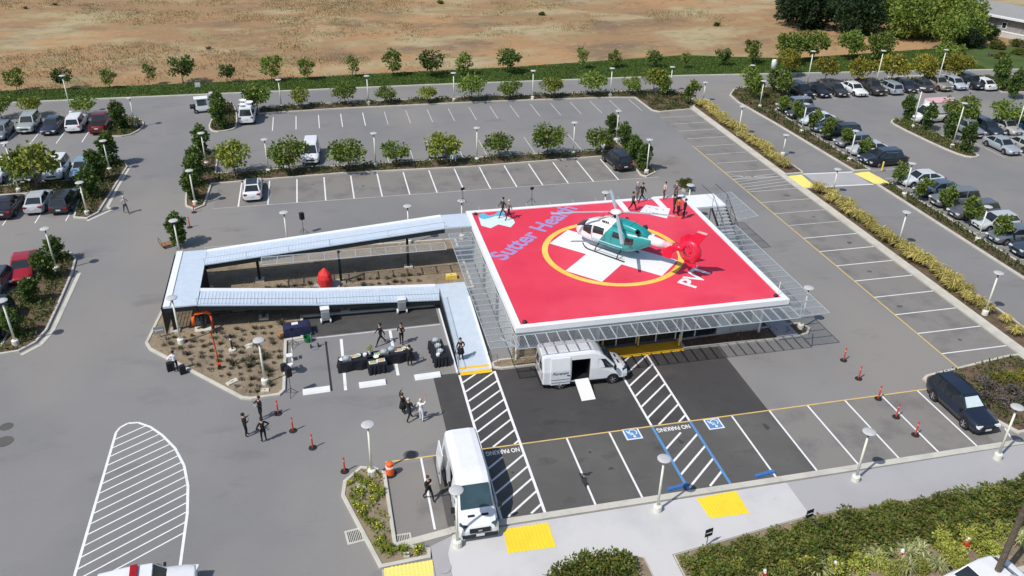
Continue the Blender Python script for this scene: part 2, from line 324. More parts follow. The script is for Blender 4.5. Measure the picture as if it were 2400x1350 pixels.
# left service stalls
for x, y0, y1 in ((-42.0, -14.4, -20.7), (-38.45, -13.9, -19.7)): line((x, y0), (x, y1), .2, 'paint_white')
line((-45.8, -13.95), (-34.7, -13.8), .14, 'paint_faded')
line((-43.1, -14.5), (-42.9, -20.6), .14, 'stain', .009, 'seam')
# hatched walkways
def hatch(xl, xr, y0, y1, me, step=1.16, n=14, slope=1.0, wd=.13, ph=0):
    for i in range(-3, n):
        a = y0-ph-step*i; p, q = (xl, a-(xr-xl)*slope), (xr, a)      # rises to the right
        if p[1] > y0+.3 or q[1] < y1-.1: continue
        def cl(u, v):
            (ux, uy), (vx, vy) = u, v
            if uy < y1: t = (y1-vy)/(uy-vy); return (vx+(ux-vx)*t, y1)
            if uy > y0: t = (y0-vy)/(uy-vy); return (vx+(ux-vx)*t, y0)
            return u
        p, q = cl(p, q), cl(q, p)
        if abs(p[0]-q[0]) > .2: line(p, q, wd, me, .013, 'hatch_line')
hatch(-34.3, -31.95, -20.55, -28.2, 'paint_white', 1.05, 12, .8); hatch(-34.3, -31.95, -29.2, -34.0, 'paint_white', 1.05, 12, .8)
line((-34.38, -20.5), (-34.38, -28.2), .16, z=.017); line((-31.95, -20.5), (-31.95, -34.1), .16, z=.017); line((-34.38, -28.3), (-34.38, -34.1), .16, z=.017)
hatch(-23.5, -20.95, -20.7, -28.2, 'paint_white', 1.15, 14, .85); hatch(-23.5, -20.95, -29.2, -34.0, 'paint_white', 1.15, 14, .85, ph=.3)
line((-23.5, -20.7), (-23.5, -28.2), .15, z=.017); line((-20.95, -20.6), (-20.95, -28.2), .15, z=.017)
line((-23.5, -28.3), (-23.5, -34.1), .17, 'paint_blue', .017); line((-20.95, -28.3), (-20.95, -34.1), .17, 'paint_blue', .017)
def text(body, size, loc, rz, m, parent, name='lettering', bold=0, sx=1, ext=0, shear=0, align='CENTER', rx=0):
    c = bpy.data.curves.new('t', 'FONT'); c.body = body; c.size = size; c.align_x = align; c.align_y = 'CENTER'; c.offset = bold; c.extrude = ext; c.shear = shear; c.resolution_u = 3
    o = bpy.data.objects.new('t', c); COL.objects.link(o); dg = bpy.context.evaluated_depsgraph_get()
    me = bpy.data.meshes.new_from_object(o.evaluated_get(dg)); bpy.data.objects.remove(o); bpy.data.curves.remove(c)
    me.materials.clear(); me.materials.append(M[m]); t = link(name, me, parent, loc); t.rotation_euler = (rx, 0, rz); t.scale.x = sx; return t
text('NO PARKING', .52, (-33.15, -28.72, .02), math.pi, 'paint_white', lot, bold=.012, sx=.66)
text('NO PARKING', .52, (-22.25, -28.72, .02), math.pi, 'paint_white', lot, bold=.012, sx=.7)
def access_mark(x, y):
    MB().box((x, y, .0075), (1.05, 1.05, .005)).build('access_mark', M['paint_white'], lot)
    MB().box((x, y, .0125), (.86, .86, .004)).build('access_mark', M['paint_blue'], lot)
    g = MB(); g.lathe([(.09, 0), (.09, .004)], 10, (x+.06, y-.28, .016))
    for p, q in (((.04, -.17), (.02, .06)), ((.02, .06), (-.2, .06)), ((-.2, .06), (-.3, .3)), ((.04, -.08), (-.16, -.08))): g.bar((x+p[0], y+p[1], .018), (x+q[0], y+q[1], .018), .075, .004)
    n = 12
    for k in range(n):
        a, b = R(-60+k*22), R(-60+(k+1)*22); g.bar((x+.08+.24*math.cos(a), y+.13+.24*math.sin(a), .0185), (x+.08+.24*math.cos(b), y+.13+.24*math.sin(b), .0185), .06, .004)
    g.build('access_symbol', M['paint_white'], lot)
a = G(1482, 1017); access_mark(a.x, a.y); a = G(1673, 993); access_mark(a.x, a.y)
# painted island in the drive
P = [(-55.85, -34.6), (-55.85, -22.3), (-55.7, -21.85), (-55.3, -21.5), (-54.7, -21.55), (-53.9, -22.15), (-53.1, -23.1), (-52.2, -24.5), (-51.5, -26.2), (-51.1, -28), (-50.9, -30.2), (-50.85, -34.6)]
for p, q in zip(P[:-1], P[1:]): line(p, q, .15, z=.013, name='island_outline')
def xr(y):
    for (a, b), (c, d) in zip(P[3:-1], P[4:]):
        if d <= y <= b: return a+(c-a)*(b-y)/(b-d)
    return -50.85
for i in range(16):
    y = -23.0-i*.78; best = None
    for s in range(80):                    # climb from the straight side until the curved edge
        x = -55.85+s*.075; yy = y+(x+55.85)*.62
        if yy > -21.6 or x > xr(yy): break
        best = (x, yy)
    if best and best[0] > -55.5: line((-55.85, y), best, .085, z=.009, name='hatch_line')
# stains and covers
def blob(c, r, n=14, sx=1, sy=1, name='oil_stain', z=.019, m='stain'):
    rnd = random.Random(c[0]*7+c[1]); sheet(name, [(c[0]+r*sx*math.cos(2*math.pi*k/n)*rnd.uniform(.4, 1.2), c[1]+r*sy*math.sin(2*math.pi*k/n)*rnd.uniform(.4, 1.2)) for k in range(n)], z, M[m])
a = G(1370, 1130); blob((a.x, a.y), .5, 16, .45, 1.6); blob((a.x+.3, a.y+.6), .45, 14, 1, .4); blob(tuple(G(1383, 1060)[:2]), .09, 8)
def disc(c, r, name, m, z=.02, n=20): return MB().lathe([(r, -.03), (r, 0), (r*.86, 0), (r*.85, -.004), (r*.1, -.002)], n, (c[0], c[1], z)).build(name, m, lot)
for px in ((10, 1035), (362, 1335), (960, 1066), (15, 1000), (1040, 1335)):
    c = G(*px); disc(c, .38 if px[0] != 10 else .5, 'manhole_cover', M['worn_asphalt'] if px[0] < 990 else M['grey_concrete'], .02 if px[0] < 1000 else .14)
def grate(px, rz):
    c = G(*px); g = struct(MB().box((0, 0, .012), (1.0, 1.0, .02)).build('drain_grate', M['kerb'], None, loc=(c.x, c.y, 0), rz=rz))
    for k in range(9): MB().box((-.36+k*.09, 0, .026), (.04, .76, .012)).build('bar', M['dark_steel'], g)
grate((833, 1256), R(8)); grate((943, 1268), 0)

# ---- pavements
def slab(name, poly, z1, m, z0=-.03): return struct(MB().prism(poly, z0, z1).build(name, M[m]))
pave = slab('pavement', [(-37.15, -34.75), (-17.8, -34.72), (-17.8, -37.3), (-26.3, -38.4), (-26.3, -44), (-37.6, -44), (-37.6, -36)], .11, 'concrete')
slab('pavement', [(-17.79, -34.72), (12, -34.5), (12, -37.6), (-17.79, -37.3)], .105, 'grey_concrete')
slab('pavement', [(-38.4, -35.3), (-37.16, -34.8), (-37.61, -36), (-37.61, -44), (-38.4, -44)], .1, 'grey_concrete')
mb = MB(); mb.bar((-40.1, -34.9, .055), (-37.2, -34.45, .055), .45, .12); mb.bar((-37.2, -34.42, .06), (-1.6, -34.35, .06), .42, .14)
struct(mb.build('kerb', M['kerb']))
def tact(px, m='tactile', z=.118, parent=pave):
    p = ccw(GP(px, z)); o = sheet('tactile_pad', p, z, M[m], parent); xs = [a for a, b in p]; ys = [b for a, b in p]; mb = MB(); y = min(ys)+.12
    while y < max(ys):
        x = min(xs)+.12
        while x < max(xs):
            if inside((x, y), p): mb.box((x, y, z+.012), (.09, .09, .022), taper=.6)
            x += .2
        y += .2
    mb.build('tactile_domes', M[m], o)['kind'] = 'stuff'
tact([(1180, 1240), (1285, 1225), (1303, 1282), (1190, 1297)]); tact([(1632, 1168), (1725, 1150), (1757, 1203), (1665, 1215)])
slab('pavement', [(-41.0, -36.3), (-38.42, -36.3), (-38.42, -44), (-41.0, -44)], .1, 'grey_concrete'); tact([(900, 1332), (1013, 1312), (1022, 1400), (905, 1420)], 'tactile_pale', .108)
# right side strip walk and crossing
strip = slab('pavement', [(5.5, -31), (6.15, -31), (6.15, 33.5), (5.5, 33.5)], .13, 'kerb')
tact([(1838, 414), (1872, 443), (1912, 437), (1878, 409)], 'tactile_pale', .03, lot); tact([(2000, 406), (2050, 431), (2086, 429), (2036, 402)], 'tactile_pale', .03, lot)
sheet('crossing', [(8.3, 5.4), (14.0, 5.1), (14.0, 8.5), (8.3, 8.9)], .006, M['grey_concrete'])
line((8.2, 9.0), (14, 8.6), .22, z=.014); line((8.0, 5.4), (14.2, 5.0), .22, z=.014)

# ---------------------------------------------------------------- planted beds
def leaf(mb, c, d, up, L, wd, mi=0):       # one folded leaf, two triangles each side of a midrib
    d = d.normalized(); a = d.cross(up)
    if a.length < 1e-3: a = d.cross(Vector((1, 0, .3)))
    a = a.normalized()*wd/2; n = a.cross(d).normalized()*wd*.18; p = Vector(c)
    mb.add([p, p+d*L*.5+a+n, p+d*L, p+d*L*.5-a+n], [(0, 1, 2, 3)], mi)
def rv(r=random):
    while 1:
        v = Vector((r.uniform(-1, 1), r.uniform(-1, 1), r.uniform(-1, 1)))
        if .05 < v.length < 1: return v
def cover(poly, parent, m='leaf_cover', dens=44, h=.32, size=.24, gaps=.3, seed=1, z=.1, name='ground_cover'):
    r = random.Random(seed); xs = [a for a, b in poly]; ys = [b for a, b in poly]; mb = MB(); A = abs(area(poly)); ph = r.uniform(0, 9)
    n = int(A*dens); k = 0; t = 0
    while k < n and t < n*6:
        t += 1; x, y = r.uniform(min(xs), max(xs)), r.uniform(min(ys), max(ys))
        if not inside((x, y), poly): continue
        q = math.sin(x*1.9+ph)*math.cos(y*1.6+ph*2)+.5*math.sin(x*4.3+y*3.1+ph)
        k += 1
        if q < -1+gaps*2.2-.35: continue
        hh = h*(.5+.5*min(1, max(0, q+.6)))
        d = rv(r); d.z = abs(d.z)*.7+.25; leaf(mb, (x, y, z+r.uniform(0, hh)), d, rv(r), size*r.uniform(.7, 1.4), size*r.uniform(.4, .8))
    if mb.f: struct(mb.build(name, M[m], parent), 'stuff')
def bed(poly, soil='mulch', kw=.16, z=.1, smooth=0, cov='leaf_cover', name='planting_bed', seed=1, **kk):
    poly = ccw(poly)
    if smooth: poly = chaikin(poly, smooth)
    b = struct(MB().prism(offset(poly, kw-.01), -.03, z).build(name, M[soil])); b['poly'] = 0
    if kw > .02: ring(poly, kw, -.03, .15, 'kerb', M['kerb'], b)
    if cov: cover(offset(poly, kw+.1), b, cov, seed=seed, **kk)
    return b
bed(GP([(240, 322), (300, 321), (330, 306), (340, 291), (332, 281), (305, 272), (268, 285)]), smooth=1, seed=2, gaps=.15)
bed(GP([(-200, 470), (0, 460), (60, 456), (188, 452), (172, 512), (205, 514), (232, 500), (300, 392), (292, 378), (265, 372), (235, 390), (215, 420), (0, 437), (-200, 446)]), seed=3, gaps=.25)
bed(GP([(-30, 692), (55, 683), (75, 660), (95, 640), (112, 600), (140, 586), (168, 594), (180, 608), (172, 640), (140, 715), (112, 775), (85, 805), (45, 826), (-30, 838), (-30, 822), (0, 815), (22, 775), (10, 730), (-30, 715)]), seed=4, gaps=.35)
mb = MB()
for p, q in zip(GP([(186, 640), (150, 718), (122, 778), (95, 808), (50, 832)])[:-1], GP([(186, 640), (150, 718), (122, 778), (95, 808), (50, 832)])[1:]): mb.bar((*p, .01), (*q, .01), .3, .03)
struct(mb.build('gutter', M['kerb']))
mb = MB(); q = GP([(302, 395), (275, 440), (252, 485), (262, 492), (205, 518)])
for p, e in zip(q[:-1], q[1:]): mb.bar((*p, .01), (*e, .01), .28, .03)
struct(mb.build('gutter', M['kerb']))
bed(GP([(487, 300), (500, 312), (545, 306), (557, 297), (556, 262), (545, 240), (515, 240), (497, 280)]), smooth=1, seed=5, gaps=.2)
bed(GP([(605, 268), (800, 256), (1133, 240), (1423, 230), (1487, 230), (1527, 260), (1545, 264), (1622, 257), (1632, 238), (1590, 215), (1480, 214), (1367, 219), (1000, 232), (683, 248), (605, 256)]), seed=6, gaps=.5)
bed(GP([(435, 485), (457, 493), (480, 483), (497, 433), (800, 408), (1100, 393), (1417, 368), (1465, 366), (1482, 388), (1500, 412), (1515, 416), (1537, 406), (1520, 385), (1435, 328), (1417, 327), (1413, 353), (1000, 377), (800, 390), (707, 393), (507, 408), (513, 362), (497, 357), (475, 330), (462, 335), (440, 420), (434, 470)]), seed=7, gaps=.45)
court = bed([(-55.6, -12.4), (-55.2, -13.3), (-48.6, -20.4), (-48.0, -20.6), (-46.2, -20.5), (-45.85, -20.0), (-45.8, -14.0), (-44.65, -13.9), (-44.65, -10.85), (-34.75, -11.1), (-34.7, -9.0), (-31.2, -8.9), (-31.2, .2), (-52.5, .9), (-53.6, .3), (-54.4, -1.5)], 'dirt', .2, cov='leaf_dry', dens=5, h=.08, size=.14, gaps=.4, seed=8)
bed([(-32.0, -20.2), (-31.4, -20.45), (-24.3, -20.45), (-24.3, -19.3), (-31.4, -19.3), (-32.0, -19.6)], 'dirt', .16, cov='leaf_dry', dens=10, h=.15, size=.16, seed=9)
bed([(-18.1, -20.55), (-9.2, -20.75), (-8.2, -20.5), (-7.6, -19.8), (-7.9, -18.9), (-9.2, -18.9), (-18.1, -19.3)], 'mulch', .17, cov='leaf_mauve', dens=14, h=.15, size=.16, gaps=.4, seed=10)
sheet('ramp_pad', [(-24.28, -20.7), (-18.12, -20.7), (-18.12, -19.4), (-24.28, -19.4)], .03, M['tactile_orange'])
MB().box((-9.9, -18.6, .16), (1.7, 4.4, .06)).build('concrete_walk', M['grey_concrete'], lot)
bed([(6.16, -31), (8.6, -31), (8.6, 4.9), (8.2, 5.2), (6.16, 5.2)], 'mulch', .16, cov='leaf_dry', dens=4, h=.1, size=.12, seed=11)
bed([(6.16, 9.1), (8.3, 9.1), (8.5, 9.6), (8.5, 35), (7.9, 36), (6.16, 33.6)], 'mulch', .16, cov='leaf_dry', dens=4, h=.1, size=.12, seed=12)
bed([(14.3, -30), (16.3, -30), (16.3, 4.8), (14.4, 4.8)], 'mulch', .2, seed=13, gaps=.3)
bed([(14.2, 8.6), (16.3, 8.6), (16.3, 30), (19, 33), (22, 34.5), (22, 40.5), (18, 41.2), (15.3, 40.4), (13.4, 37.8), (13.0, 34.5), (13.6, 25)], 'mulch', .22, seed=14, gaps=.45)
bed([(28.9, 23.8), (28.4, 22), (28.8, 14), (29.4, 10.6), (30.6, 9.9), (31.8, 10.5), (31.9, 22.5), (30.8, 24.2)], 'mulch', .2, smooth=1, seed=15, gaps=.1)
bed([(22, 39.3), (54, 38.9), (54, 41), (22, 41.4)], 'mulch', .16, seed=16, gaps=.4)
bed([(53.2, 32.5), (57, 32), (60, 34), (60, 40.5), (54.2, 40.5)], 'mulch', .18, seed=17, gaps=.1)
bed([(38, 1.5), (37.0, 0), (38, -3), (44, -3), (44, 1.5)], 'mulch', .2, smooth=1, seed=18, gaps=.1)
plant = bed(GP([(805, 1130), (800, 1165), (890, 1335), (1010, 1310), (1010, 1288), (930, 1275), (905, 1110), (880, 1098), (845, 1096)]), 'dirt', .2, cov='leaf_bright', dens=30, h=.25, size=.2, gaps=.55, seed=19)
bed([(-3.1, -29), (-3.4, -27.2), (-2.9, -26.9), (4.5, -25.9), (5.45, -25.9), (5.45, -33.5), (-1.2, -33.6)], 'mulch', .2, cov='leaf_cover', dens=40, h=.35, size=.2, gaps=.35, seed=20)
MB().box((-2.95, -28.4, .1), (.3, 1.6, .13), R(8)).build('painted_kerb', M['tactile'], lot)
hb = bed([(-26.25, -38.45), (-17.8, -37.35), (12, -37.65), (12, -43.3), (-9.5, -43.2), (-26.25, -47)], 'dirt', .05, z=.07, cov='leaf_dry', dens=5, h=.1, size=.15, seed=21)
bed([(-33.4, -38.5), (-31.5, -38.0), (-28.8, -37.75), (-27.8, -38.3), (-27.6, -45), (-33.6, -45)], 'dirt', .05, z=.12, cov=None)
cover(offset(ccw(gpoly), .3)[:0] or [(-84, 50.3), (-27, 49.8), (12, 48.6), (38, 46.4), (60, 44.2), (60, 57), (33, 54.5), (16, 59), (-13, 56.4), (-39, 55.7), (-56, 54.8), (-84, 55)], verge, 'leaf_grass', 60, .14, .2, .05, 22, .09, 'grass')
# dry grass standing in the field, in drifts
r = random.Random(5); mb = MB(); k = 0
while k < 9000:
    x, y = r.uniform(-110, 60), r.uniform(56, 125)
    if y < 62 and x > -15: continue
    q = 2.2*mnoise.noise((x*.035, y*.05, 3))+1.4*mnoise.noise((x*.14, y*.16, 9))
    if q < .15+(.65 if x > 10 else 0)+r.uniform(-.3, .5): continue
    k += 1
    for j in range(3):
        d = Vector((r.uniform(-.7, .7), r.uniform(-.7, .7), 1)); leaf(mb, (x+r.uniform(-.5, .5), y+r.uniform(-.5, .5), -.06), d, rv(r), r.uniform(.15, .45), .12)
struct(mb.build('dry_grass', M['leaf_dry']), 'stuff')

# ---------------------------------------------------------------- trees, shrubs, flax
def crown_mesh(name, m, n, rx, rz, z0, size, clumps, seed, flat=1.0, core=.35, droop=0):
    r = random.Random(seed); mb = MB(); cs = []
    for i in range(clumps):
        v = rv(r); v = v.normalized()*(r.uniform(core, 1)**.6)
        cs.append((Vector((v.x*rx, v.y*rx, z0+rz+v.z*rz*flat)), r.uniform(.22, .42)*rx))
    for i in range(n):
        c, s = r.choice(cs); v = rv(r); p = c+Vector((v.x*s, v.y*s, v.z*s*.8))
        if p.z < .05: p.z = .05+r.uniform(0, .15)
        d = (v+rv(r)*.7); d.z -= droop
        leaf(mb, p, d, rv(r), size*r.uniform(.7, 1.35), size*r.uniform(.45, .8))
    me_o = mb.build(name, m); me = me_o.data; bpy.data.objects.remove(me_o); return me
def trunk_mesh(h, r0, seed, limbs=6, spread=.8, base=.0):
    r = random.Random(seed); mb = MB(); p = [Vector((0, 0, -.05+base))]
    for k in range(4): p.append(p[-1]+Vector((r.uniform(-.06, .06), r.uniform(-.06, .06), h/4)))
    mb.tube(p, [r0, r0*.85, r0*.75, r0*.65, r0*.5], 7)
    for k in range(limbs):
        a = r.uniform(0, 6.28); b = p[2+k % 3]; q = b+Vector((math.cos(a)*spread*.5, math.sin(a)*spread*.5, h*.22)); e = q+Vector((math.cos(a)*spread*.5, math.sin(a)*spread*.5, h*.28))
        mb.tube([b, q, e], [r0*.5, r0*.35, r0*.15], 5)
    o = mb.build('trunk', M['bark'], smooth=True); me = o.data; bpy.data.objects.remove(o); return me
KIND = {}
def kind(key, nm, leafm, n, rx, rz, z0, size, clumps, seed, th, tr, flat=1, core=.35, droop=.1, limbs=6, spread=.8):
    KIND[key] = (nm, crown_mesh('crown', M[leafm], n, rx, rz, z0, size, clumps, seed, flat, core, droop), trunk_mesh(th, tr, seed, limbs, spread), rx, z0+2*rz)
for i in range(3): kind('round%d' % i, 'young_tree', ('leaf_mid', 'leaf_bright', 'leaf_mid')[i], 1150, 1.55, .95, 1.15, .32, 22+i*4, 30+i, 2.2, .07, .95, .45, .35)
for i in range(3): kind('verge%d' % i, 'young_tree', ('leaf_mid', 'leaf_dark', 'leaf_mid')[i], 760, 1.25, 1.25, 1.0, .33, 15+i*3, 40+i, 2.6, .06, 1, .4, .0, 7)
kind('thin', 'young_tree', 'leaf_mid', 380, 1.05, 1.2, .9, .3, 12, 44, 2.8, .05, 1, .3, 0, 9)
for i in range(2): kind('columnar%d' % i, 'columnar_tree', 'leaf_dark', 1500, .72, 1.45, .15, .28, 34, 50+i, 2.0, .06, 1, .3, 0, 3, .3)
for i in range(2): kind('small%d' % i, 'small_tree', 'leaf_mid', 700, .75, 1.0, .7, .27, 16, 55+i, 1.8, .05, 1, .3, 0, 5, .5)
kind('yellow', 'young_tree', 'leaf_yellow', 1100, 1.9, 1.3, 1.6, .38, 24, 60, 3.0, .08, .9, .4, 0, 6)
kind('tall', 'young_tree', 'leaf_mid', 1500, 2.0, 1.7, 1.4, .42, 26, 61, 3.4, .09, 1, .35, 0, 7)
for i in range(2): kind('big%d' % i, 'mature_tree', ('leaf_mid', 'leaf_bright')[i], 5200, 4.6, 3.6, .6, .62, 60, 64+i, 5, .28, 1, .3, 0, 8, 2.4)
for i in range(2): kind('dark%d' % i, 'dark_evergreen_tree', 'leaf_deep', 4800, 4.2, 3.4, .1, .6, 60, 67+i, 5, .3, 1, .25, 0, 6, 2)
def tree(key, x, y, label, group, s=1, sz=1, z=.1, cat='tree'):
    nm, cm, tm, rx, h = KIND[key]; o = empty(nm, (x, y, z), random.uniform(0, 6.28)); o.scale = (s, s, s*sz); o.rotation_euler.x, o.rotation_euler.y = random.uniform(-.06, .06), random.uniform(-.06, .06)
    link('trunk', tm, o); link('crown', cm, o); return tag(o, label, cat, group)
def tree_row(pts, keys, what, where, group, s0=1.0, sj=.26):
    n = len(pts)
    for i, (px, py) in enumerate(pts):
        p = G(px, py, .1); k = keys[i % len(keys)]; lab = f'{ORD[i]} {what} from the left in {where}'
        tree(k, p.x, p.y, lab, group, s0*random.uniform(1-sj, 1+sj), random.uniform(.92, 1.08))
tree_row([(40, 212), (153, 207), (257, 207), (350, 197), (430, 194), (533, 192), (637, 190), (722, 188), (827, 180), (922, 178), (1012, 180), (1088, 178), (1190, 172), (1357, 163), (1442, 160), (1528, 160), (1603, 162), (1690, 155), (1763, 150)],
         ['verge0', 'verge1', 'verge2', 'thin', 'verge1', 'verge1', 'verge0', 'verge2', 'thin', 'verge2', 'verge1', 'verge2', 'verge1', 'thin', 'verge0', 'verge1', 'thin', 'verge1', 'verge0'], 'young tree', 'the grass verge row', 'young trees on the grass verge', 1.0)
tree_row([(5, 277), (75, 272), (203, 272), (605, 262), (708, 252), (810, 245), (907, 242), (1003, 240), (1107, 237), (1195, 232), (1292, 228), (1387, 224), (1480, 222), (1530, 218)],
         ['round0', 'round1', 'round2', 'round0', 'round1', 'round2'], 'low round tree', 'the back road strip', 'round trees along the back road strip', .92, .22)
tree_row([(553, 412), (680, 405), (815, 400), (928, 388), (1040, 382), (1170, 372), (1283, 368), (1400, 360)],
         ['round1', 'round0', 'round2', 'round0', 'round1', 'round2', 'round0', 'round2'], 'round green tree', 'the middle stall bed', 'round trees in the middle bed', 1.02, .16)
p = G(88, 448, .1); tree('round1', p.x, p.y, 'large round yellow-green tree over the parked cars at the left', None, 1.45)
def named(pts, key, labels, group=None, s=1.0, sz=1, cat='tree', z=.1):
    for (px, py), lab in zip(pts, labels):
        p = G(px, py, z); tree(key if isinstance(key, str) else random.choice(key), p.x, p.y, lab, group, s*random.uniform(.92, 1.1), sz, z, cat)
CO = ['columnar0', 'columnar1']
named([(513, 268), (520, 300)], CO, ['columnar evergreen beside the small white utility cart', 'front dense columnar evergreen in the rounded island by the dish van'], 'columnar evergreens', 1.05, cat='evergreen')
named([(473, 362), (462, 405), (455, 435), (452, 470)], CO, [f'{ORD[i]} columnar evergreen from the back at the left end of the middle bed' for i in range(4)], 'columnar evergreens', 1.05, cat='evergreen')
named([(1435, 318), (1462, 348), (1485, 374), (1506, 398)], CO, [f'{ORD[i]} columnar evergreen from the back beside the black car' for i in range(4)], 'columnar evergreens', .9, 1.05, cat='evergreen')
named([(285, 305), (262, 388), (236, 425), (216, 465)], CO, ['columnar evergreen in the rounded island by the dark red pickup', 'back columnar evergreen in the bed beside the light blue car', 'middle columnar evergreen in the bed beside the light blue car', 'front columnar evergreen in the bed by the silver sedan'], 'columnar evergreens', 1.1, 1, cat='evergreen')
named([(137, 612), (107, 655), (78, 708), (40, 790)], CO, ['columnar evergreen at the tip of the bed by the red car', 'columnar evergreen right beside the red car', 'columnar evergreen in front of the red car bonnet', 'frontmost columnar evergreen in the bed at the left edge'], 'columnar evergreens', .82, .95, cat='evergreen')
named([(418, 575)], 'columnar1', ['lone columnar evergreen at the back corner of the metal ramp'], 'columnar evergreens', .95, cat='evergreen')
named([(1553, 225), (1617, 245)], 'small1', ['dark small tree in the corner bed at the end of the back stalls', 'dark small tree at the start of the yellow flax verge'], None, 1.2)
named([(1752, 212), (1812, 218), (1770, 232), (1835, 228)], ['small0', 'small1'], ['small tree at the rounded tip of the right-hand bed', 'small tree behind the tip of the right-hand bed', 'small tree beside the first lamp in the right-hand bed', 'small tree next to the first parked car of the right column'], 'small trees in the right-hand beds', 1.25)
named([(1832, 268), (1867, 287), (1907, 308), (1938, 326), (1978, 346), (2022, 370)], ['small0', 'small1'], [f'{ORD[i]} small tree from the back before the crossing, beside parked cars' for i in range(6)], 'small trees in the right-hand beds', 1.0)
named([(2103, 432), (2157, 468), (2212, 492), (2272, 528), (2342, 566)], ['small0', 'small1'], [f'{ORD[i]} small tree from the crossing along the near parked cars' for i in range(5)], 'small trees in the right-hand beds', 1.0)
named([(2125, 282), (2170, 305), (2222, 325), (2262, 356)], CO, [f'{ORD[i]} columnar tree from the back in the narrow island of the right lot' for i in range(4)], 'columnar trees of the right lot', 1.0, 1.1, cat='evergreen')
named([(2335, 210), (2375, 230)], CO, ['left columnar tree of the pair by the white car at the right', 'right columnar tree of the pair by the white car at the right'], 'columnar trees of the right lot', 1.15, 1.3, cat='evergreen')
named([(2250, 298), (2352, 300)], ['round1', 'round0'], ['round tree between the lamps in the right lot', 'round tree at the right edge of the right lot'], None, 1.15)
named([(1843, 178), (1932, 195), (2008, 200), (2085, 200), (2160, 198), (2232, 190)], 'yellow', [f'{ORD[i]} yellow-green tree from the left behind the right parked row' for i in range(6)], 'yellowish trees behind the right lot', .95)
named([(1842, 150), (1905, 145), (1985, 142), (2055, 150), (2215, 165)], 'tall', [f'{ORD[i]} green tree from the left on the verge beside the right back road' for i in range(5)], 'green trees on the right verge', .95)
for (x, y, k, s, lab) in ((47, 77, 'dark0', 1.15, 'dark evergreen at the left tip of the wood beside the dry field'), (54.5, 71.5, 'dark1', 1.1, 'dark evergreen second from the left in the wood'), (52, 88, 'dark1', 1.2, 'dark evergreen behind the left tip of the wood'), (61, 82, 'dark0', 1.2, 'dark evergreen deep in the wood behind the lighter trees'), (61.5, 66, 'big0', .95, 'front green tree of the wood at its left'), (69, 71, 'big1', 1.05, 'bright green tree in the middle of the wood'), (68, 60.5, 'big0', .75, 'low green tree at the front middle of the wood'), (70.5, 65, 'big0', .9, 'green tree left of the grey building'), (75.5, 80, 'big1', 1.1, 'tall bright tree behind the wood near the white roof edge'), (71, 83, 'big0', 1.2, 'green tree at the back of the wood'), (67.5, 57.5, 'dark0', .5, 'dark tree at the right front of the wood'), (75.2, 62.5, 'dark1', .36, 'dark tree touching the grey building wall'), (62, 56.5, 'tall', 1.15, 'loose green tree in front of the wood'), (79.5, 55.5, 'tall', .9, 'small tree at the right edge in front of the grey building')):
    tree(k, x, y, lab, 'trees of the wood', s, 1, 0)
# shrubs
def shrub_mesh(m, n, rx, rz, size, clumps, seed):
    return crown_mesh('foliage', M[m], n, rx, rz, -.1, size, clumps, seed, 1, .3, 0)
def blades(m, n, L, wd, seed, upw=.8):
    r = random.Random(seed); mb = MB()
    for i in range(n):
        a = r.uniform(0, 6.28); o = r.uniform(0, .16); l = L*r.uniform(.6, 1.15); t = r.uniform(.15, upw); c, s = math.cos(a), math.sin(a)
        p0 = Vector((c*o, s*o, 0)); p1 = p0+Vector((c*t*.45, s*t*.45, .62))*l; p2 = p1+Vector((c*t*.7, s*t*.7, .12-t*.35))*l*.75; q = Vector((-s, c, 0))*wd/2
        mb.add([p0-q, p0+q, p1+q, p1-q], [(0, 1, 2, 3)]); mb.v[-2:] = mb.v[-2:]; k = len(mb.v); mb.v += [tuple(p2)]; mb.f.append((k-1, k-2, k)); mb.m.append(0)
    o = mb.build('foliage', M[m]); me = o.data; bpy.data.objects.remove(o); return me
def plantobj(nm, me, x, y, z, s, label, cat, group, sz=1):
    o = link(nm, me, None, (x, y, z), random.uniform(0, 6.28)); o.scale = (s, s, s*sz); return tag(o, label, cat, group)
FL = [blades('leaf_flax', 190, 1.25, .075, 70+i, 1.0) for i in range(3)]
y = -24.5; fn = [0, 0]
while y < 33.5:
    if not 4.2 < y < 10.2:
        sparse = y < -20.5 or (-19 < y < -18)
        if not (sparse and random.random() < .5):
            plantobj('flax_plant', random.choice(FL), 7.25+random.uniform(-.35, .35), y, .1, random.uniform(.85, 1.2)*(.7 if y < -20 else 1), f'{nth(fn[y > 7])} yellow flax clump from the {"crossing, behind it" if y > 7 else "front, before the crossing"}, along the right verge', 'flax', 'yellow flax along the right verge'); fn[y > 7] += 1
    y += random.uniform(.72, 1.0)
HE = [shrub_mesh('leaf_hedge', 2600, 1.05, .75, .2, 34, 80+i) for i in range(3)]
i = 0
for k in range(19):
    x = -25.2+k*1.5; yy = -39.05+(min(k, 6)/6)*.75-.0*k
    for j in range(2):
        plantobj('hedge_shrub', HE[(k+j) % 3], x+random.uniform(-.25, .25)+j*.6, yy-.4-j*.95-(.25 if k < 7 else 0)+random.uniform(-.15, .15), .1, random.uniform(.85, 1.15), f'{nth(k)} bushy shrub from the left in the {("pavement", "road")[j]}-side row of the front hedge', 'hedge shrub', 'shrubs of the front hedge', random.uniform(.5, .7))
for (x, y, lab) in ((-32.1, -39.2, 'left'), (-30.9, -38.9, 'middle'), (-29.6, -38.8, 'right'), (-30.3, -40.0, 'front')):
    plantobj('hedge_shrub', HE[1], x, y, .1, .9, f'{lab} green shrub of the clump at the bottom edge of the pavement', 'shrub', None, .85)
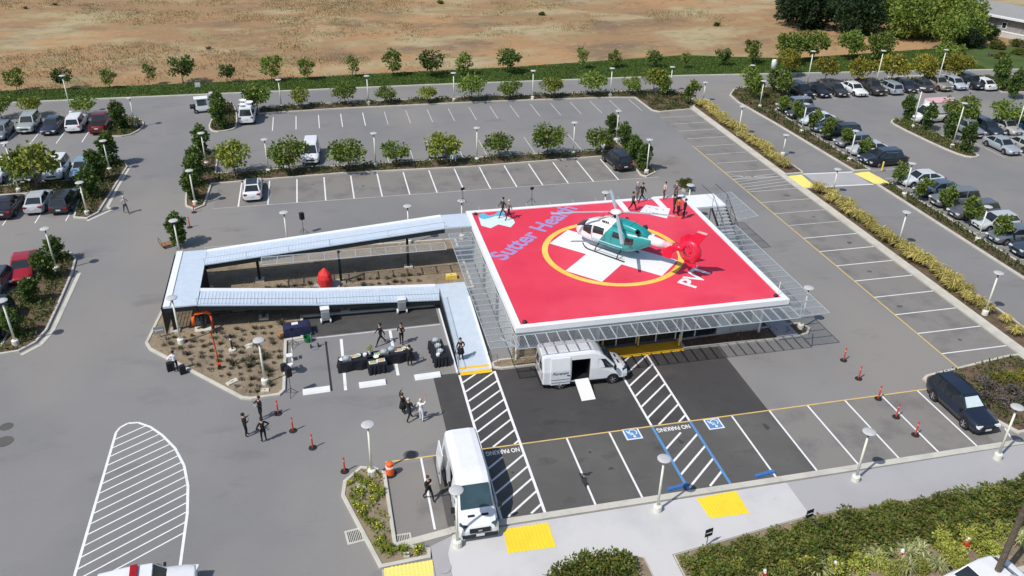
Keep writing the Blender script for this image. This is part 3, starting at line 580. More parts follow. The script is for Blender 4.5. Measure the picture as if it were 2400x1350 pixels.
LM = [crown_mesh('foliage', M['leaf_lime'], 900, .55, .42, -.12, .12, 16, 90+i, 1, .4, 0) for i in range(2)]; PM = [blades('leaf_pale', 120, .75, .06, 93+i, 1.1) for i in range(2)]
r = random.Random(12)
for li, px in enumerate(sorted([(1720, 1345), (1810, 1335), (1850, 1338), (1890, 1330), (1985, 1315), (2010, 1340), (2060, 1335), (2100, 1345), (2150, 1340), (2210, 1290), (2230, 1310), (2300, 1290), (2320, 1310), (2200, 1275), (2260, 1275), (2290, 1265), (2350, 1262), (1955, 1338), (2240, 1325)])):
    p = G(*px); plantobj('lime_shrub', r.choice(LM), p.x, p.y, .07, r.uniform(.85, 1.15), f'{nth(li)} rounded lime-yellow shrub from the left in the bed below the hedge', 'shrub', 'lime shrubs below the hedge')
for li, px in enumerate(sorted([(1930, 1320), (1915, 1345), (2030, 1300), (2080, 1290), (2120, 1310), (2150, 1300), (2170, 1320), (2120, 1338), (2330, 1245), (2370, 1250), (2140, 1285), (2195, 1335), (1780, 1345), (2050, 1318), (2385, 1275)])):
    p = G(*px); plantobj('grassy_plant', r.choice(PM), p.x, p.y, .07, r.uniform(.9, 1.2), f'{nth(li)} pale spiky plant from the left among the lime shrubs', 'plant', 'pale spiky plants below the hedge')
SP = [blades('leaf_scrub', 60, .5, .05, 97, 1.2), blades('leaf_mauve', 45, .42, .05, 98, 1.2)]
dirtp = [(-53.3, -12.6), (-46.3, -19.9)]
k = 0
gi = 0
while gi < 168:
    x, y = -55+(gi % 14)*.68+r.uniform(-.22, .22), -20+(gi//14)*.8+r.uniform(-.22, .22); gi += 1
    if not inside((x, y), [(-54.9, -12.6), (-48.3, -19.9), (-46.3, -19.9), (-46.2, -11.6), (-54.5, -11.2)]): continue
    k += 1; plantobj('desert_plant', SP[k % 2], x, y, .1, r.uniform(.4, .7), 'small low plant dotted over the bare earth bed left of the stalls', 'plant', 'low plants in the earth bed')
for px in [(590, 843), (622, 838), (545, 855), (585, 860), (620, 865), (660, 760)]:
    p = G(*px, .1); plantobj('desert_shrub', SP[0], p.x, p.y, .1, .95, 'larger dark bushy plant in the middle of the earth bed', 'plant', 'larger plants in the earth bed')
for k in range(96):
    plantobj('desert_plant', SP[k % 2], -50.6+(k % 24)*.66+r.uniform(-.15, .15), -8.9+(k//24)*.95+r.uniform(-.15, .15), .1, r.uniform(.4, .8), f'{nth(k % 24)} small plant from the left, row {("one", "two", "three", "four")[k//24]} from the front, in the ramp courtyard', 'plant', 'low plants in the courtyard')
FB = [blades('leaf_bright', 70, .45, .05, 99, 1.1)]
for k in range(26):
    while 1:
        x, y = r.uniform(-42.7, -38.6), r.uniform(-36, -28.7)
        if inside((x, y), offset(ccw(GP([(805, 1130), (800, 1165), (890, 1335), (1010, 1310), (1010, 1288), (930, 1275), (905, 1110), (845, 1096)])), .35)): break
    o = plantobj('flowering_plant', FB[0], x, y, .1, r.uniform(.6, 1), 'low green plant with yellow flowers in the front planter island', 'plant', 'flowering plants in the front planter')
    if k % 2 == 0:
        mb = MB()
        for j in range(3): mb.ell((r.uniform(-.2, .2), r.uniform(-.2, .2), .3), (.05, .05, .03), 6, 3)
        mb.build('flower', M['flower_yellow'], o)
for px in [(2330, 885), (2365, 880), (2395, 878), (2350, 895), (2385, 892)]:
    p = G(*px, .1); plantobj('flowering_plant', blades('leaf_yellow', 80, .5, .05, 101, 1.2), p.x, p.y, .1, 1, 'yellow-green plant in the bed behind the dark estate car', 'plant', 'yellow plants behind the estate car')
for px in [(2300, 900), (2318, 915), (2340, 930), (2310, 938), (2370, 925), (2390, 940), (2350, 950)]:
    p = G(*px, .1); plantobj('mauve_shrub', shrub_mesh('leaf_mauve', 500, .5, .35, .13, 12, 103) if px[0] == 2300 else bpy.data.objects['mauve_shrub'].data, p.x, p.y, .1, r.uniform(.9, 1.3), 'mauve-grey shrub in the bed beside the dark estate car', 'shrub', 'mauve shrubs beside the estate car')

# ---------------------------------------------------------------- lamp posts
def make_lamp(h):
    o = empty('lamp_post', (0, 0, 0))
    MB().lathe([(.24, -.05), (.24, .38), (.2, .42), (.08, .44)], 12).build('base', M['cream_metal'], o)
    MB().lathe([(.075, .4), (.06, h-.38)], 10).build('pole', M['cream_metal'], o, smooth=True)
    MB().lathe([(.045, h-.4), (.05, h-.16), (.12, h-.12)], 8).build('collar', M['dark_steel'], o)
    MB().lathe([(.1, h-.13), (.36, h-.07), (.38, h-.03), (.35, h-.005), (.12, h+.015)], 18).build('lamp_head', M['lamp_grey'], o, smooth=True)
    return o
def lamp(base, head, label, group='lamp posts of the car park', z=0):
    if base is None: q = G(head[0], head[1], 3.7); b = Vector((q.x, q.y, 0)); h = 3.7
    else: b = G(*base, z); h = height_at(b, head[1])
    o = make_lamp(h); o.location = (b.x, b.y, z); tag(o, label, 'lamp post', group); return o
LP = [((38, 808), (5, 705), 'white lamp post at the left edge in front of the evergreen bed'), ((133, 635), (108, 537), 'white lamp post in the bed beside the red car'), ((425, 805), (401, 698), 'white lamp post in the earth bed at the ramp corner'),
 ((622, 900), (602, 797), 'white lamp post in the front tip of the earth bed'), ((872, 1113), (863, 995), 'white lamp post in the front planter island'), ((1072, 1280), (1068, 1152), 'white lamp post beside the nose of the near white van'),
 ((1540, 1197), (1550, 1077), 'white lamp post on the pavement between the two yellow pads'), ((2004, 1127), (2037, 1012), 'white lamp post on the grey pavement in front of the empty stalls'), ((2337, 1075), (2385, 957), 'white lamp post on the pavement at the dark estate car'),
 ((205, 503), (185, 428), 'white lamp post at the front tip of the bed by the silver sedan'), ((258, 402), (240, 330), 'white lamp post in the bed behind the light blue car'), ((45, 450), (10, 335), 'white lamp post between the left parked rows'), ((318, 298), (300, 230), 'white lamp post in the rounded island by the dark red pickup'),
 ((168, 268), (146, 178), 'white lamp post behind the white parked car at the left'), ((484, 388), (470, 312), 'white lamp post at the back left end of the middle bed'), ((458, 480), (440, 400), 'white lamp post at the front left end of the middle bed'),
 ((630, 405), (617, 327), 'first white lamp post from the left in the middle bed row'), ((881, 390), (876, 313), 'second white lamp post from the left in the middle bed row'), ((1118, 378), (1118, 300), 'third white lamp post from the left in the middle bed row'), ((1343, 363), (1347, 288), 'fourth white lamp post from the left in the middle bed row'),
 ((1444, 332), (1449, 260), 'white lamp post at the back right corner of the middle bed'), ((1515, 406), (1523, 328), 'white lamp post at the rounded right end of the middle bed'), ((660, 253), (652, 187), 'first white lamp post from the left in the back strip'), ((864, 245), (858, 178), 'second white lamp post from the left in the back strip'),
 ((1064, 238), (1062, 171), 'third white lamp post from the left in the back strip'), ((1248, 233), (1250, 166), 'fourth white lamp post from the left in the back strip'), ((1430, 227), (1434, 160), 'fifth white lamp post from the left in the back strip'), ((1570, 214), (1577, 157), 'white lamp post at the right end of the back strip'),
 ((503, 262), (499, 217), 'white lamp post hidden behind the columnar evergreen by the utility cart'), ((1648, 238), (1653, 193), 'white lamp post at the start of the flax verge'), ((1730, 318), (1739, 250), 'second white lamp post along the flax verge from the back'), ((1834, 365), (1841, 317), 'white lamp post in the middle of the flax verge before the crossing'),
 ((1951, 455), (1963, 397), 'white lamp post beside the crossing on the flax verge'), ((2103, 580), (2124, 497), 'white lamp post in the near flax verge'), ((2307, 738), (2339, 640), 'frontmost white lamp post in the flax verge'), ((1780, 253), (1790, 190), 'first white lamp post of the right-hand bed'),
 ((1878, 312), (1888, 244), 'second white lamp post of the right-hand bed'), ((1990, 378), (2002, 307), 'third white lamp post of the right-hand bed'), ((2118, 460), (2138, 383), 'first white lamp post after the crossing in the right-hand bed'), ((2290, 566), (2314, 485), 'second white lamp post after the crossing in the right-hand bed'),
 ((1755, 213), (1763, 153), 'white lamp post at the rounded tip of the right-hand bed'), ((1890, 205), (1906, 120), 'first tall lamp post from the left behind the right parked row'), ((2049, 213), (2066, 119), 'second tall lamp post from the left behind the right parked row'), ((2194, 206), (2213, 117), 'third tall lamp post from the left behind the right parked row'),
 ((2138, 300), (2160, 207), 'tall lamp post at the tip of the narrow island in the right lot'), ((2231, 346), (2260, 242), 'tall lamp post at the front of the narrow island in the right lot'), ((2222, 262), (2238, 230), 'tall lamp post half hidden by the round tree of the right lot'), ((2378, 318), (2400, 228), 'tall lamp post at the right edge among parked cars'), ((1875, 770), (1892, 675), 'white lamp post at the front right corner below the helipad')]
for b, h, lab in LP: lamp(b, h, lab, z=.1 if lab.startswith(('white lamp post on the pav', 'white lamp post beside the nose')) else 0.05)
for hd, lab in (((406, 516), 'white lamp post at the back corner of the metal ramp'), ((665, 497), 'white lamp post behind the upper ramp beside the loudspeaker'), ((955, 482), 'white lamp post behind the right part of the upper ramp'), ((1420, 450), 'white lamp post behind the helipad at its middle'), ((1619, 433), 'white lamp post behind the back right corner of the helipad'), ((1082, 470), 'white lamp post behind the back left corner of the helipad')): lamp(None, hd, lab)

# ---------------------------------------------------------------- helipad on its building
ZP = 4.0; PX0, PX1, PY0, PY1 = -30.8, -11.15, -21.7, -2.8; PC = ((PX0+PX1)/2, (PY0+PY1)/2)
pad = empty('elevated_helipad', (PC[0], PC[1], 0)); tag(pad, 'elevated red helipad with white rim, yellow ring and white cross', 'helipad')
def pbox(name, x0, x1, y0, y1, z0, z1, m, parent=None):
    p = parent or pad; o = MB().box(((x0+x1)/2-PC[0], (y0+y1)/2-PC[1], (z0+z1)/2), (x1-x0, y1-y0, z1-z0)).build(name, M[m], p); return o
deck = pbox('deck', PX0+.42, PX1-.42, PY0+.42, PY1-.42, ZP-.5, ZP, 'pad_red')
for a in ((PX0, PX1, PY0, PY0+.42), (PX0, PX1, PY1-.42, PY1), (PX0, PX0+.42, PY0+.42, PY1-.42), (PX1-.42, PX1, PY0+.42, PY1-.42)): pbox('edge_beam', *a, ZP-.32, ZP+.06, 'pad_white')
for a in ((PX0+.03, PX1-.03, PY0+.06, PY0+.3), (PX0+.06, PX0+.3, PY0+.36, PY1-.03), (PX1-.3, PX1-.06, PY0+.36, PY1-.03)): pbox('soffit_beam', *a, ZP-.55, ZP-.321, 'galv')
g = MB(); n = 72; zz = ZP+.006
vs = [(ro*math.cos(2*math.pi*k/n), ro*math.sin(2*math.pi*k/n), zz) for ro in (5.0, 5.45) for k in range(n)]
g.add(vs, [(k, n+k, n+(k+1) % n, (k+1) % n) for k in range(n)]).build('yellow_ring', M['pad_yellow'], pad)
def padpoly(name, pts, z, m): return MB().add([(x, y, z) for x, y in ccw(pts)], [tuple(range(len(pts)))]).build(name, M[m], pad)
c45 = math.cos(R(45))
def rot(p, a, o=(0, 0)): return (o[0]+p[0]*math.cos(a)-p[1]*math.sin(a), o[1]+p[0]*math.sin(a)+p[1]*math.cos(a))
L_, W_ = 4.75, 1.5
padpoly('white_cross', [rot(p, R(45)) for p in ((L_, W_), (W_, W_), (W_, L_), (-W_, L_), (-W_, W_), (-L_, W_), (-L_, -W_), (-W_, -W_), (-W_, -L_), (W_, -L_), (W_, -W_), (L_, -W_))], ZP+.006, 'pad_white')
def ploc(x, y, z): return (x-PC[0], y-PC[1], z)
text('Sutter Health', 2.15, ploc(-25.85, -7.55, ZP+.007), R(45), 'pad_purple', pad, bold=.06, sx=1.0)
text('PVT', 1.95, ploc(-16.25, -17.3, ZP+.007), R(43), 'pad_white', pad, bold=.05, sx=1.0)
padpoly('logo_white', [ploc(*G(x, y, ZP)[:2], 0)[:2] for x, y in ((1121, 508), (1128, 529), (1150, 535), (1168, 526), (1197, 533), (1207, 522), (1203, 514), (1186, 506), (1160, 506), (1140, 513))], ZP+.007, 'pad_pale')
padpoly('logo_blue', [ploc(*G(x, y, ZP)[:2], 0)[:2] for x, y in ((1122, 503), (1123, 511), (1135, 514), (1148, 511), (1165, 505), (1182, 505), (1184, 497), (1172, 494), (1158, 503), (1145, 505), (1134, 500))], ZP+.012, 'pad_cyan')
wb = [G(x, y, ZP) for x, y in ((1499, 497), (1514, 480), (1571, 489), (1563, 512))]
padpoly('weight_box', [ploc(v.x, v.y, 0)[:2] for v in wb], ZP+.007, 'pad_white')
for u, v, a in ((.2, .3, .1), (.2, .75, .13), (.45, .25, .12), (.52, .25, .12), (.6, .3, .1), (.75, .2, .14), (.75, .75, .13), (.5, .7, .3), (.33, .28, .08)):
    q = wb[0].lerp(wb[3], u).lerp(wb[1].lerp(wb[2], u), v); MB().box(ploc(q.x, q.y, ZP+.012), (a, .08, .004), R(-40)).build('weight_mark', M['dark_steel'], pad)
for x in (-17.3, -13.9): pbox('white_stripe', x-.28, x+.28, -5.3, PY1-.43, ZP+.004, ZP+.01, 'pad_white')
for x, y in ((PX0+.75, PY0+.7), (PX1-.7, PY0+.7), (PX0+.7, PY1-.7), (PX1-.7, PY1-.7)):
    MB().lathe([(.16, 0), (.16, .1), (.1, .16)], 10, ploc(x, y, ZP)).build('perimeter_light', M['dark_steel'], pad)
MB().tube([ploc(PX1-.55, PY0+.75, ZP), ploc(PX1-.5, PY0+.75, ZP+1.1)], .03).build('wind_pole', M['white_metal'], pad)
# walls below, windows, columns
def wallx(x0, x1, y, z0, z1, m, name='wall', th=.2): return pbox(name, x0, x1, y-th/2, y+th/2, z0, z1, m)
YW = -19.15
for x0, x1, m in ((-30.4, -29.9, 'wall_beige'), (-28.7, -26.4, 'wall_beige'), (-25.9, -24.4, 'wall'), (-15.0, -13.9, 'wall'), (-12.3, -11.5, 'wall')): wallx(x0, x1, YW, .1, ZP-.56, m)
wallx(-30.4, -11.5, YW, 2.65, ZP-.561, 'dark_steel', 'lintel', .18)
wallx(-29.9, -28.7, YW, .1, .95, 'wall_beige'); wallx(-29.9, -28.7, YW, 1.0, 2.62, 'glass', 'window', .1)
x = -24.3
while x < -15.2:
    wallx(x+.05, x+1.45, YW, .15, 2.63, 'glass', 'window', .1); wallx(x-.05, x+.03, YW-.04, .1, 2.64, 'white_metal', 'mullion', .14); x += 1.52
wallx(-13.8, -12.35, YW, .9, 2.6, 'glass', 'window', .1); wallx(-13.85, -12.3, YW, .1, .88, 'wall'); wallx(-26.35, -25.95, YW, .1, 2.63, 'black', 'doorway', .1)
for y0, y1 in ((-19.0, -14.5), (-13.3, -9.5), (-8.2, -3.4)): pbox('wall', -30.4, -30.2, y0, y1, .1, ZP-.56, 'wall')
for y0, y1 in ((-14.45, -13.35), (-9.45, -8.25)): pbox('window', -30.35, -30.25, y0, y1, .2, ZP-.6, 'glass')
pbox('wall', -11.75, -11.55, -19.0, -3.4, .1, ZP-.56, 'wall'); pbox('wall', -30.1, -11.8, -3.35, -3.15, .1, ZP-.56, 'wall'); pbox('concrete_floor', -30.1, -11.8, -19.0, -3.4, -.02, .12, 'grey_concrete')
for x, y in ((-30.2, -19.5), (-24.3, -19.6), (-17.95, -19.6), (-11.7, -19.5)): MB().lathe([(.09, 0), (.09, ZP-.56)], 10, ploc(x, y, .0)).build('column', M['white_metal'], pad)
# safety net: frames, brackets (each a bar of its own) and woven wire
def net(x0, x1, y0, y1, along, zi, zo, inner, nb):
    """flat safety net; inner: which side meets the deck ('x0','x1','y0','y1')"""
    def z(x, y):
        if inner == 'y1': t = (y1-y)/(y1-y0)
        elif inner == 'x1': t = (x1-x)/(x1-x0)
        elif inner == 'x0': t = (x-x0)/(x1-x0)
        else: t = (y-y0)/(y1-y0)
        return zi+(zo-zi)*t
    P = lambda x, y: ploc(x, y, z(x, y))
    fr = MB()
    for p, q in (((x0, y0), (x1, y0)), ((x1, y0), (x1, y1)), ((x1, y1), (x0, y1)), ((x0, y1), (x0, y0))): fr.tube([P(*p), P(*q)], .032, 6)
    fr.build('net_frame', M['galv'], pad)
    for k in range(nb+1):
        t = k/nb
        a, b = (((x0+(x1-x0)*t, y0), (x0+(x1-x0)*t, y1)) if along == 'x' else ((x0, y0+(y1-y0)*t), (x1, y0+(y1-y0)*t)))
        MB().bar(P(*a), P(*b), .06, .08).build('net_bar', M['galv'], pad)
    wr = MB(); s = .1; h = .0085
    k = x0+s
    while k < x1-.02:
        a, b = Vector(P(k, y0)), Vector(P(k, y1)); wr.add([a+Vector((-h, 0, 0)), a+Vector((h, 0, 0)), b+Vector((h, 0, 0)), b+Vector((-h, 0, 0))], [(0, 1, 2, 3)]); k += s
    k = y0+s
    while k < y1-.02:
        a, b = Vector(P(x0, k)), Vector(P(x1, k)); wr.add([a+Vector((0, -h, .004)), a+Vector((0, h, .004)), b+Vector((0, h, .004)), b+Vector((0, -h, .004))], [(0, 1, 2, 3)]); k += s
    wr.build('net_wire', M['net'], pad)['kind'] = 'stuff'
net(-31.0, -11.1, -23.3, -21.75, 'x', 3.52, 3.52, 'y1', 27)
net(-32.75, -30.85, -22.9, -5.8, 'y', 3.5, 3.5, 'x1', 22)
net(-11.1, -8.75, -23.1, -8.6, 'y', 3.5, 3.5, 'x0', 16)
net(-8.15, -6.4, -7.9, -2.6, 'y', 3.6, 3.85, 'x0', 4)
net(-47.5, -33.1, -7.0, -5.7, 'x', 2.75, 2.75, 'y1', 12)
# corner brackets
for x, y, e in ((-31.0, -23.2, -1.6), (-11.0, -23.1, 1.6)): MB().bar(ploc(x, y, 3.56), ploc(x+e*.55, y+1.4, 3.56), .05, .06).build('net_bar', M['galv'], pad)
# stair at the back right corner
pbox('landing', -11.14, -8.3, -5.6, -3.0, ZP-.12, ZP+.02, 'deck_white')
for k in range(20): pbox('stair_tread', -9.6, -8.35, -5.65-.29*(k+1), -5.65-.29*k, ZP-.2*(k+1)-.05, ZP-.2*(k+1), 'galv')
for x in (-9.62, -8.33):
    MB().bar(ploc(x, -5.6, ZP-.2), ploc(x, -11.5, .05), .05, .25).build('stringer', M['dark_steel'], pad)
    MB().tube([ploc(x, -3.1, ZP+1), ploc(x, -5.6, ZP+1), ploc(x, -11.5, 1.0)], .022, 6).build('handrail', M['dark_steel'], pad)
    for k in range(7): t = k/6; MB().tube([ploc(x, -5.6-5.9*t, ZP-3.95*t), ploc(x, -5.6-5.9*t, ZP+1-3.95*t)], .018, 5).build('baluster', M['dark_steel'], pad)
    if x > -9: 
        mb = MB()
        for k in range(30): t = k/29; mb.bar(ploc(x, -5.6-5.9*t, ZP-3.95*t), ploc(x, -5.6-5.9*t, ZP+.95-3.95*t), .012, .012)
        mb.build('stair_mesh', M['dark_steel'], pad)['kind'] = 'stuff'
for x, y in ((-8.4, -3.1), (-8.4, -5.5)): MB().tube([ploc(x, y, 0), ploc(x, y, ZP-.1)], .07, 8).build('column', M['white_metal'], pad)
# edge rail stubs along the back
for k in range(9): x = -29.5+k*2.1; MB().tube([ploc(x, PY1-.02, ZP-.3), ploc(x, PY1+1.1, ZP-.15)], .025, 5).build('net_bar', M['galv'], pad)

# ---------------------------------------------------------------- ramp
ramp = empty('access_ramp', (-43, -7.5, 0)); tag(ramp, 'pale metal ribbed access ramp looping round the courtyard up to the helipad', 'ramp')
RO = Vector((-43, -7.5, 0))
def rquad(name, pts, th, m):               # pts: four top corners
    t = [Vector(p)-RO for p in pts]; b = [p-Vector((0, 0, th)) for p in t]
    return MB().add(t+b, [(0, 1, 2, 3), (7, 6, 5, 4), (0, 4, 5, 1), (1, 5, 6, 2), (2, 6, 7, 3), (3, 7, 4, 0)]).build(name, M[m], ramp)
def leg(p0, p1, side, wd, m='deck_alu', ribs=True, strip=.42, rail=True, dark=.38):
    """ramp arm from p0 to p1 (left or outer edge), extends by wd along side"""
    p0, p1, s = Vector(p0), Vector(p1), Vector(side).normalized(); d = (p1-p0); a = s*wd
    rquad('deck', [p0, p1, p1+a, p0+a] if d.cross(a).z > 0 else [p0+a, p1+a, p1, p0], .09, m)
    dn = Vector((0, 0, -.092)); q = [p0+dn+s*.04, p1+dn+s*.04, p1+a+dn-s*.04, p0+a+dn-s*.04]
    rquad('girder', q if d.cross(a).z > 0 else [q[3], q[2], q[1], q[0]], dark, 'dark_steel')
    if ribs:
        n = int(d.length/.24); mb = MB()
        for k in range(n):
            c = p0+d*((k+.5)/n)-RO; mb.bar(c+s*.1+Vector((0, 0, .008)), c+s*(wd-strip-.05)+Vector((0, 0, .008)), .1, .014)
        mb.build('deck_ribs', M['deck_rib'], ramp)['kind'] = 'stuff'
    if strip:
        up = Vector((0, 0, .07)); q = [p0+a-s*strip+up, p1+a-s*strip+up, p1+a+up+s*.003, p0+a+up+s*.003]; rquad('edge_kerb', q if d.cross(a).z > 0 else [q[3], q[2], q[1], q[0]], .159, 'deck_white')
    if rail:
        n = max(2, int(d.length/3.2))
        for e, hh in ((s*.06, .5),):
            MB().tube([p0+e-RO+Vector((0, 0, hh)), p1+e-RO+Vector((0, 0, hh))], .018, 5).build('handrail', M['grey_metal'], ramp)
            for k in range(n+1): c = p0+d*(k/n)+e-RO; MB().tube([c, c+Vector((0, 0, hh))], .015, 5).build('rail_post', M['grey_metal'], ramp)
leg((-34.4, -20.25, .08), (-34.4, -11.62, .86), (1, 0, 0), 2.35, 'deck_alu', False, .14, False, .12)
rquad('landing', [(-34.4, -11.62, .865), (-32.05, -11.62, .865), (-32.05, -9.2, .865), (-34.4, -9.2, .865)], .1, 'deck_alu'); rquad('girder', [(-34.36, -11.6, .763), (-32.1, -11.6, .763), (-32.1, -9.25, .763), (-34.36, -9.25, .763)], .4, 'dark_steel')
leg((-34.4, -11.62, .86), (-43.5, -11.62, 1.45), (0, 1, 0), 2.4); leg((-43.5, -11.62, 1.45), (-51.8, -11.62, 2.35), (0, 1, 0), 2.4)
rquad('landing', [(-54.1, -11.62, 2.4), (-51.8, -11.62, 2.4), (-51.8, -3.1, 2.55), (-54.1, -3.1, 2.55)], .1, 'deck_alu'); rquad('girder', [(-54.05, -11.6, 2.29), (-51.85, -11.6, 2.29), (-51.85, -3.15, 2.44), (-54.05, -3.15, 2.44)], .35, 'dark_steel')
rquad('edge_kerb', [(-54.1, -11.62, 2.47), (-53.65, -11.62, 2.47), (-53.65, -3.1, 2.62), (-54.1, -3.1, 2.62)], .06, 'deck_white')
leg((-51.8, -5.6, 2.5), (-42.2, -5.6, 3.25), (0, 1, 0), 2.5); leg((-42.2, -5.6, 3.25), (-33.0, -5.6, 3.98), (0, 1, 0), 2.5, 'deck_alu', False)
rquad('landing', [(-33.0, -5.6, 4.0), (-30.82, -5.6, 4.0), (-30.82, -3.1, 4.0), (-33.0, -3.1, 4.0)], .12, 'deck_alu')
o = MB().add([Vector(p)-RO for p in ((-34.3, -20.6, .03), (-32.1, -20.6, .03), (-32.1, -19.75, .132), (-34.3, -19.75, .132))], [(0, 1, 2, 3)]).build('tactile_strip', M['tactile_orange'], ramp)
for x in (-34.38, -32.07): MB().tube([Vector((x, -20.2, .05))-RO, Vector((x, -20.2, .95))-RO, Vector((x, -18.9, 1.05))-RO, Vector((x, -18.9, .2))-RO], .022, 6).build('handrail', M['dark_steel'], ramp)
MB().tube([Vector((-34.38, -18.9, 1.05))-RO, Vector((-34.38, -11.6, 1.8))-RO], .02, 6).build('handrail', M['dark_steel'], ramp)
MB().bar(Vector((-34.48, -20.3, .07))-RO, Vector((-34.48, -11.7, .07))-RO, .1, .14).build('edge_kerb', M['deck_white'], ramp)
mb = MB()
for k in range(40): y = -20+k*.21; mb.bar(Vector((-34.42, y, .05))-RO, Vector((-34.42, y, .1+(y+20.25)*.09+.9*min(1, (k+6)/14)))-RO, .03, .02)
mb.build('side_mesh', M['dark_steel'], ramp)['kind'] = 'stuff'
def col(x, y, h):
    MB().box((x+43, y+7.5, h/2), (.2, .2, h)).build('column', M['black'], ramp); MB().box((x+43, y+7.5, .16), (.7, .7, .16)).build('footing', M['stone'], ramp)
for x, y, h in ((-53.7, -11.1, 2.0), (-53.7, -3.8, 2.1), (-51.9, -5.2, 2.1), (-48, -4.5, 2.5), (-41.6, -6.0, 2.9), (-36, -4.5, 3.4), (-47.5, -10.5, 1.5), (-41.5, -10.5, 1.0), (-52, -10.2, 1.95)): col(x, y, h)
def fence(p, q, h0, h1, name='mesh_panel', z0=.12):
    mb = MB(); p, q = Vector((*p, 0))-RO, Vector((*q, 0))-RO; n = int((q-p).length/.12)
    for k in range(n+1): t = k/n; a = p.lerp(q, t); mb.bar(a+Vector((0, 0, z0)), a+Vector((0, 0, h0+(h1-h0)*t)), .03, .03)
    for j in range(7): mb.bar(p+Vector((0, 0, z0+(h0-z0)*j/6)), q+Vector((0, 0, z0+(h1-z0)*j/6)), .03, .03)
    mb.build(name, M['dark_steel'], ramp)['kind'] = 'stuff'
fence((-54.25, -11.5), (-54.25, -3.2), 2.3, 2.45); fence((-51.75, -9.1), (-51.75, -5.7), 2.3, 2.4); fence((-51.7, -7.3), (-44.5, -7.3), .9, .9); fence((-51.6, -9.3), (-45, -9.3), 1.4, 1.2)
cf = empty('low_mesh_fence', (-44, .3, 0)); tag(cf, 'low wire mesh fence along the back of the ramp courtyard', 'fence')
for k in range(9): MB().tube([(-8.5+k*2.1, 0, .1), (-8.5+k*2.1, 0, 1.15)], .03, 6).build('post', M['white_metal'], cf)
MB().tube([(-8.5, 0, 1.12), (8.3, 0, 1.12)], .02, 5).build('rail', M['galv'], cf); MB().tube([(-8.5, 0, .62), (8.3, 0, .62)], .02, 5).build('rail', M['galv'], cf)

# ---------------------------------------------------------------- helicopter
HH = R(128); hp = G(1447, 508, ZP+2.95); hel = empty('helicopter', (hp.x, hp.y, ZP+.012), HH); hel.scale = (1.0, 1.0, 1.0); hel.location += Vector((-.08, .1, 0)); tag(hel, 'teal and white rescue helicopter with red shrouded tail standing on the helipad', 'helicopter')
hm = bpy.data.materials.new('heli_livery'); t, b = nodes(hm); b.inputs['Roughness'].default_value = .3; b.inputs['Coat Weight'].default_value = .4
co = t.nodes.new('ShaderNodeTexCoord'); sx = t.nodes.new('ShaderNodeSeparateXYZ'); t.links.new(co.outputs['Object'], sx.inputs[0])
m1 = t.nodes.new('ShaderNodeMath'); m1.operation = 'MULTIPLY_ADD'; m1.inputs[1].default_value = .62; t.links.new(sx.outputs[2], m1.inputs[0]); t.links.new(sx.outputs[0], m1.inputs[2])
m2 = t.nodes.new('ShaderNodeMath'); m2.operation = 'LESS_THAN'; m2.inputs[1].default_value = 1.38; t.links.new(m1.outputs[0], m2.inputs[0])
mx = t.nodes.new('ShaderNodeMix'); mx.data_type = 'RGBA'; mx.inputs[6].default_value = (.8, .8, .8, 1); mx.inputs[7].default_value = (.015, .30, .30, 1); t.links.new(m2.outputs[0], mx.inputs[0]); t.links.new(mx.outputs[2], b.inputs['Base Color'])
M['heli_red'] = mat('heli_red', (.72, .012, .05), .35, var=.05, coat=.3); M['heli_pink'] = mat('heli_pink', (.75, .42, .44), .35, var=.1, scale=3); M['heli_blade'] = mat('heli_blade', (.36, .42, .45), .45, var=.08); M['heli_cyan'] = mat('heli_cyan', (.35, .72, .72), .4, var=.1); M['heli_white'] = mat('heli_white', (.8, .8, .8), .35, var=.03)
ST = [(3.05, .92, 1.12, .12), (2.9, .74, 1.42, .42), (2.6, .6, 1.72, .68), (2.15, .53, 2.02, .86), (1.6, .5, 2.26, .95), (1.0, .5, 2.38, .98), (.2, .5, 2.42, .99), (-.7, .5, 2.42, .98), (-1.4, .58, 2.4, .92), (-2.0, .85, 2.36, .74), (-2.5, 1.25, 2.28, .52), (-3.0, 1.6, 2.2, .34)]
def fus(x, a, off=0):
    i = 0
    while i < len(ST)-2 and x < ST[i+1][0]: i += 1
    A, B = ST[i], ST[i+1]; u = (A[0]-x)/(A[0]-B[0]); zb, zt, wd = (A[k]+(B[k]-A[k])*u for k in (1, 2, 3)); c, s = math.cos(a), math.sin(a); e = .72
    return (x*1.12, (wd+off)*math.copysign(abs(c)**e, c), (zb+zt)/2+((zt-zb)/2+off)*math.copysign(abs(s)**e, s))
xs = [3.05-6.05*k/48 for k in range(49)]
MB().loft([[fus(x, 2*math.pi*k/28) for k in range(28)] for x in xs]).build('fuselage', hm, hel, smooth=True)
cw = [(1.25, 2.25, 2.4, .3), (.9, 2.2, 2.62, .5), (.3, 2.2, 2.8, .58), (-.6, 2.2, 2.86, .6), (-1.5, 2.2, 2.8, .56), (-2.2, 2.15, 2.62, .45), (-2.7, 2.1, 2.4, .3)]
MB().loft([[(x*1.12, wd*math.copysign(abs(math.cos(a))**.7, math.cos(a)), (zb+zt)/2+(zt-zb)/2*math.copysign(abs(math.sin(a))**.7, math.sin(a))) for a in (2*math.pi*k/18 for k in range(18))] for x, zb, zt, wd in cw]).build('engine_cowling', hm, hel, smooth=True)
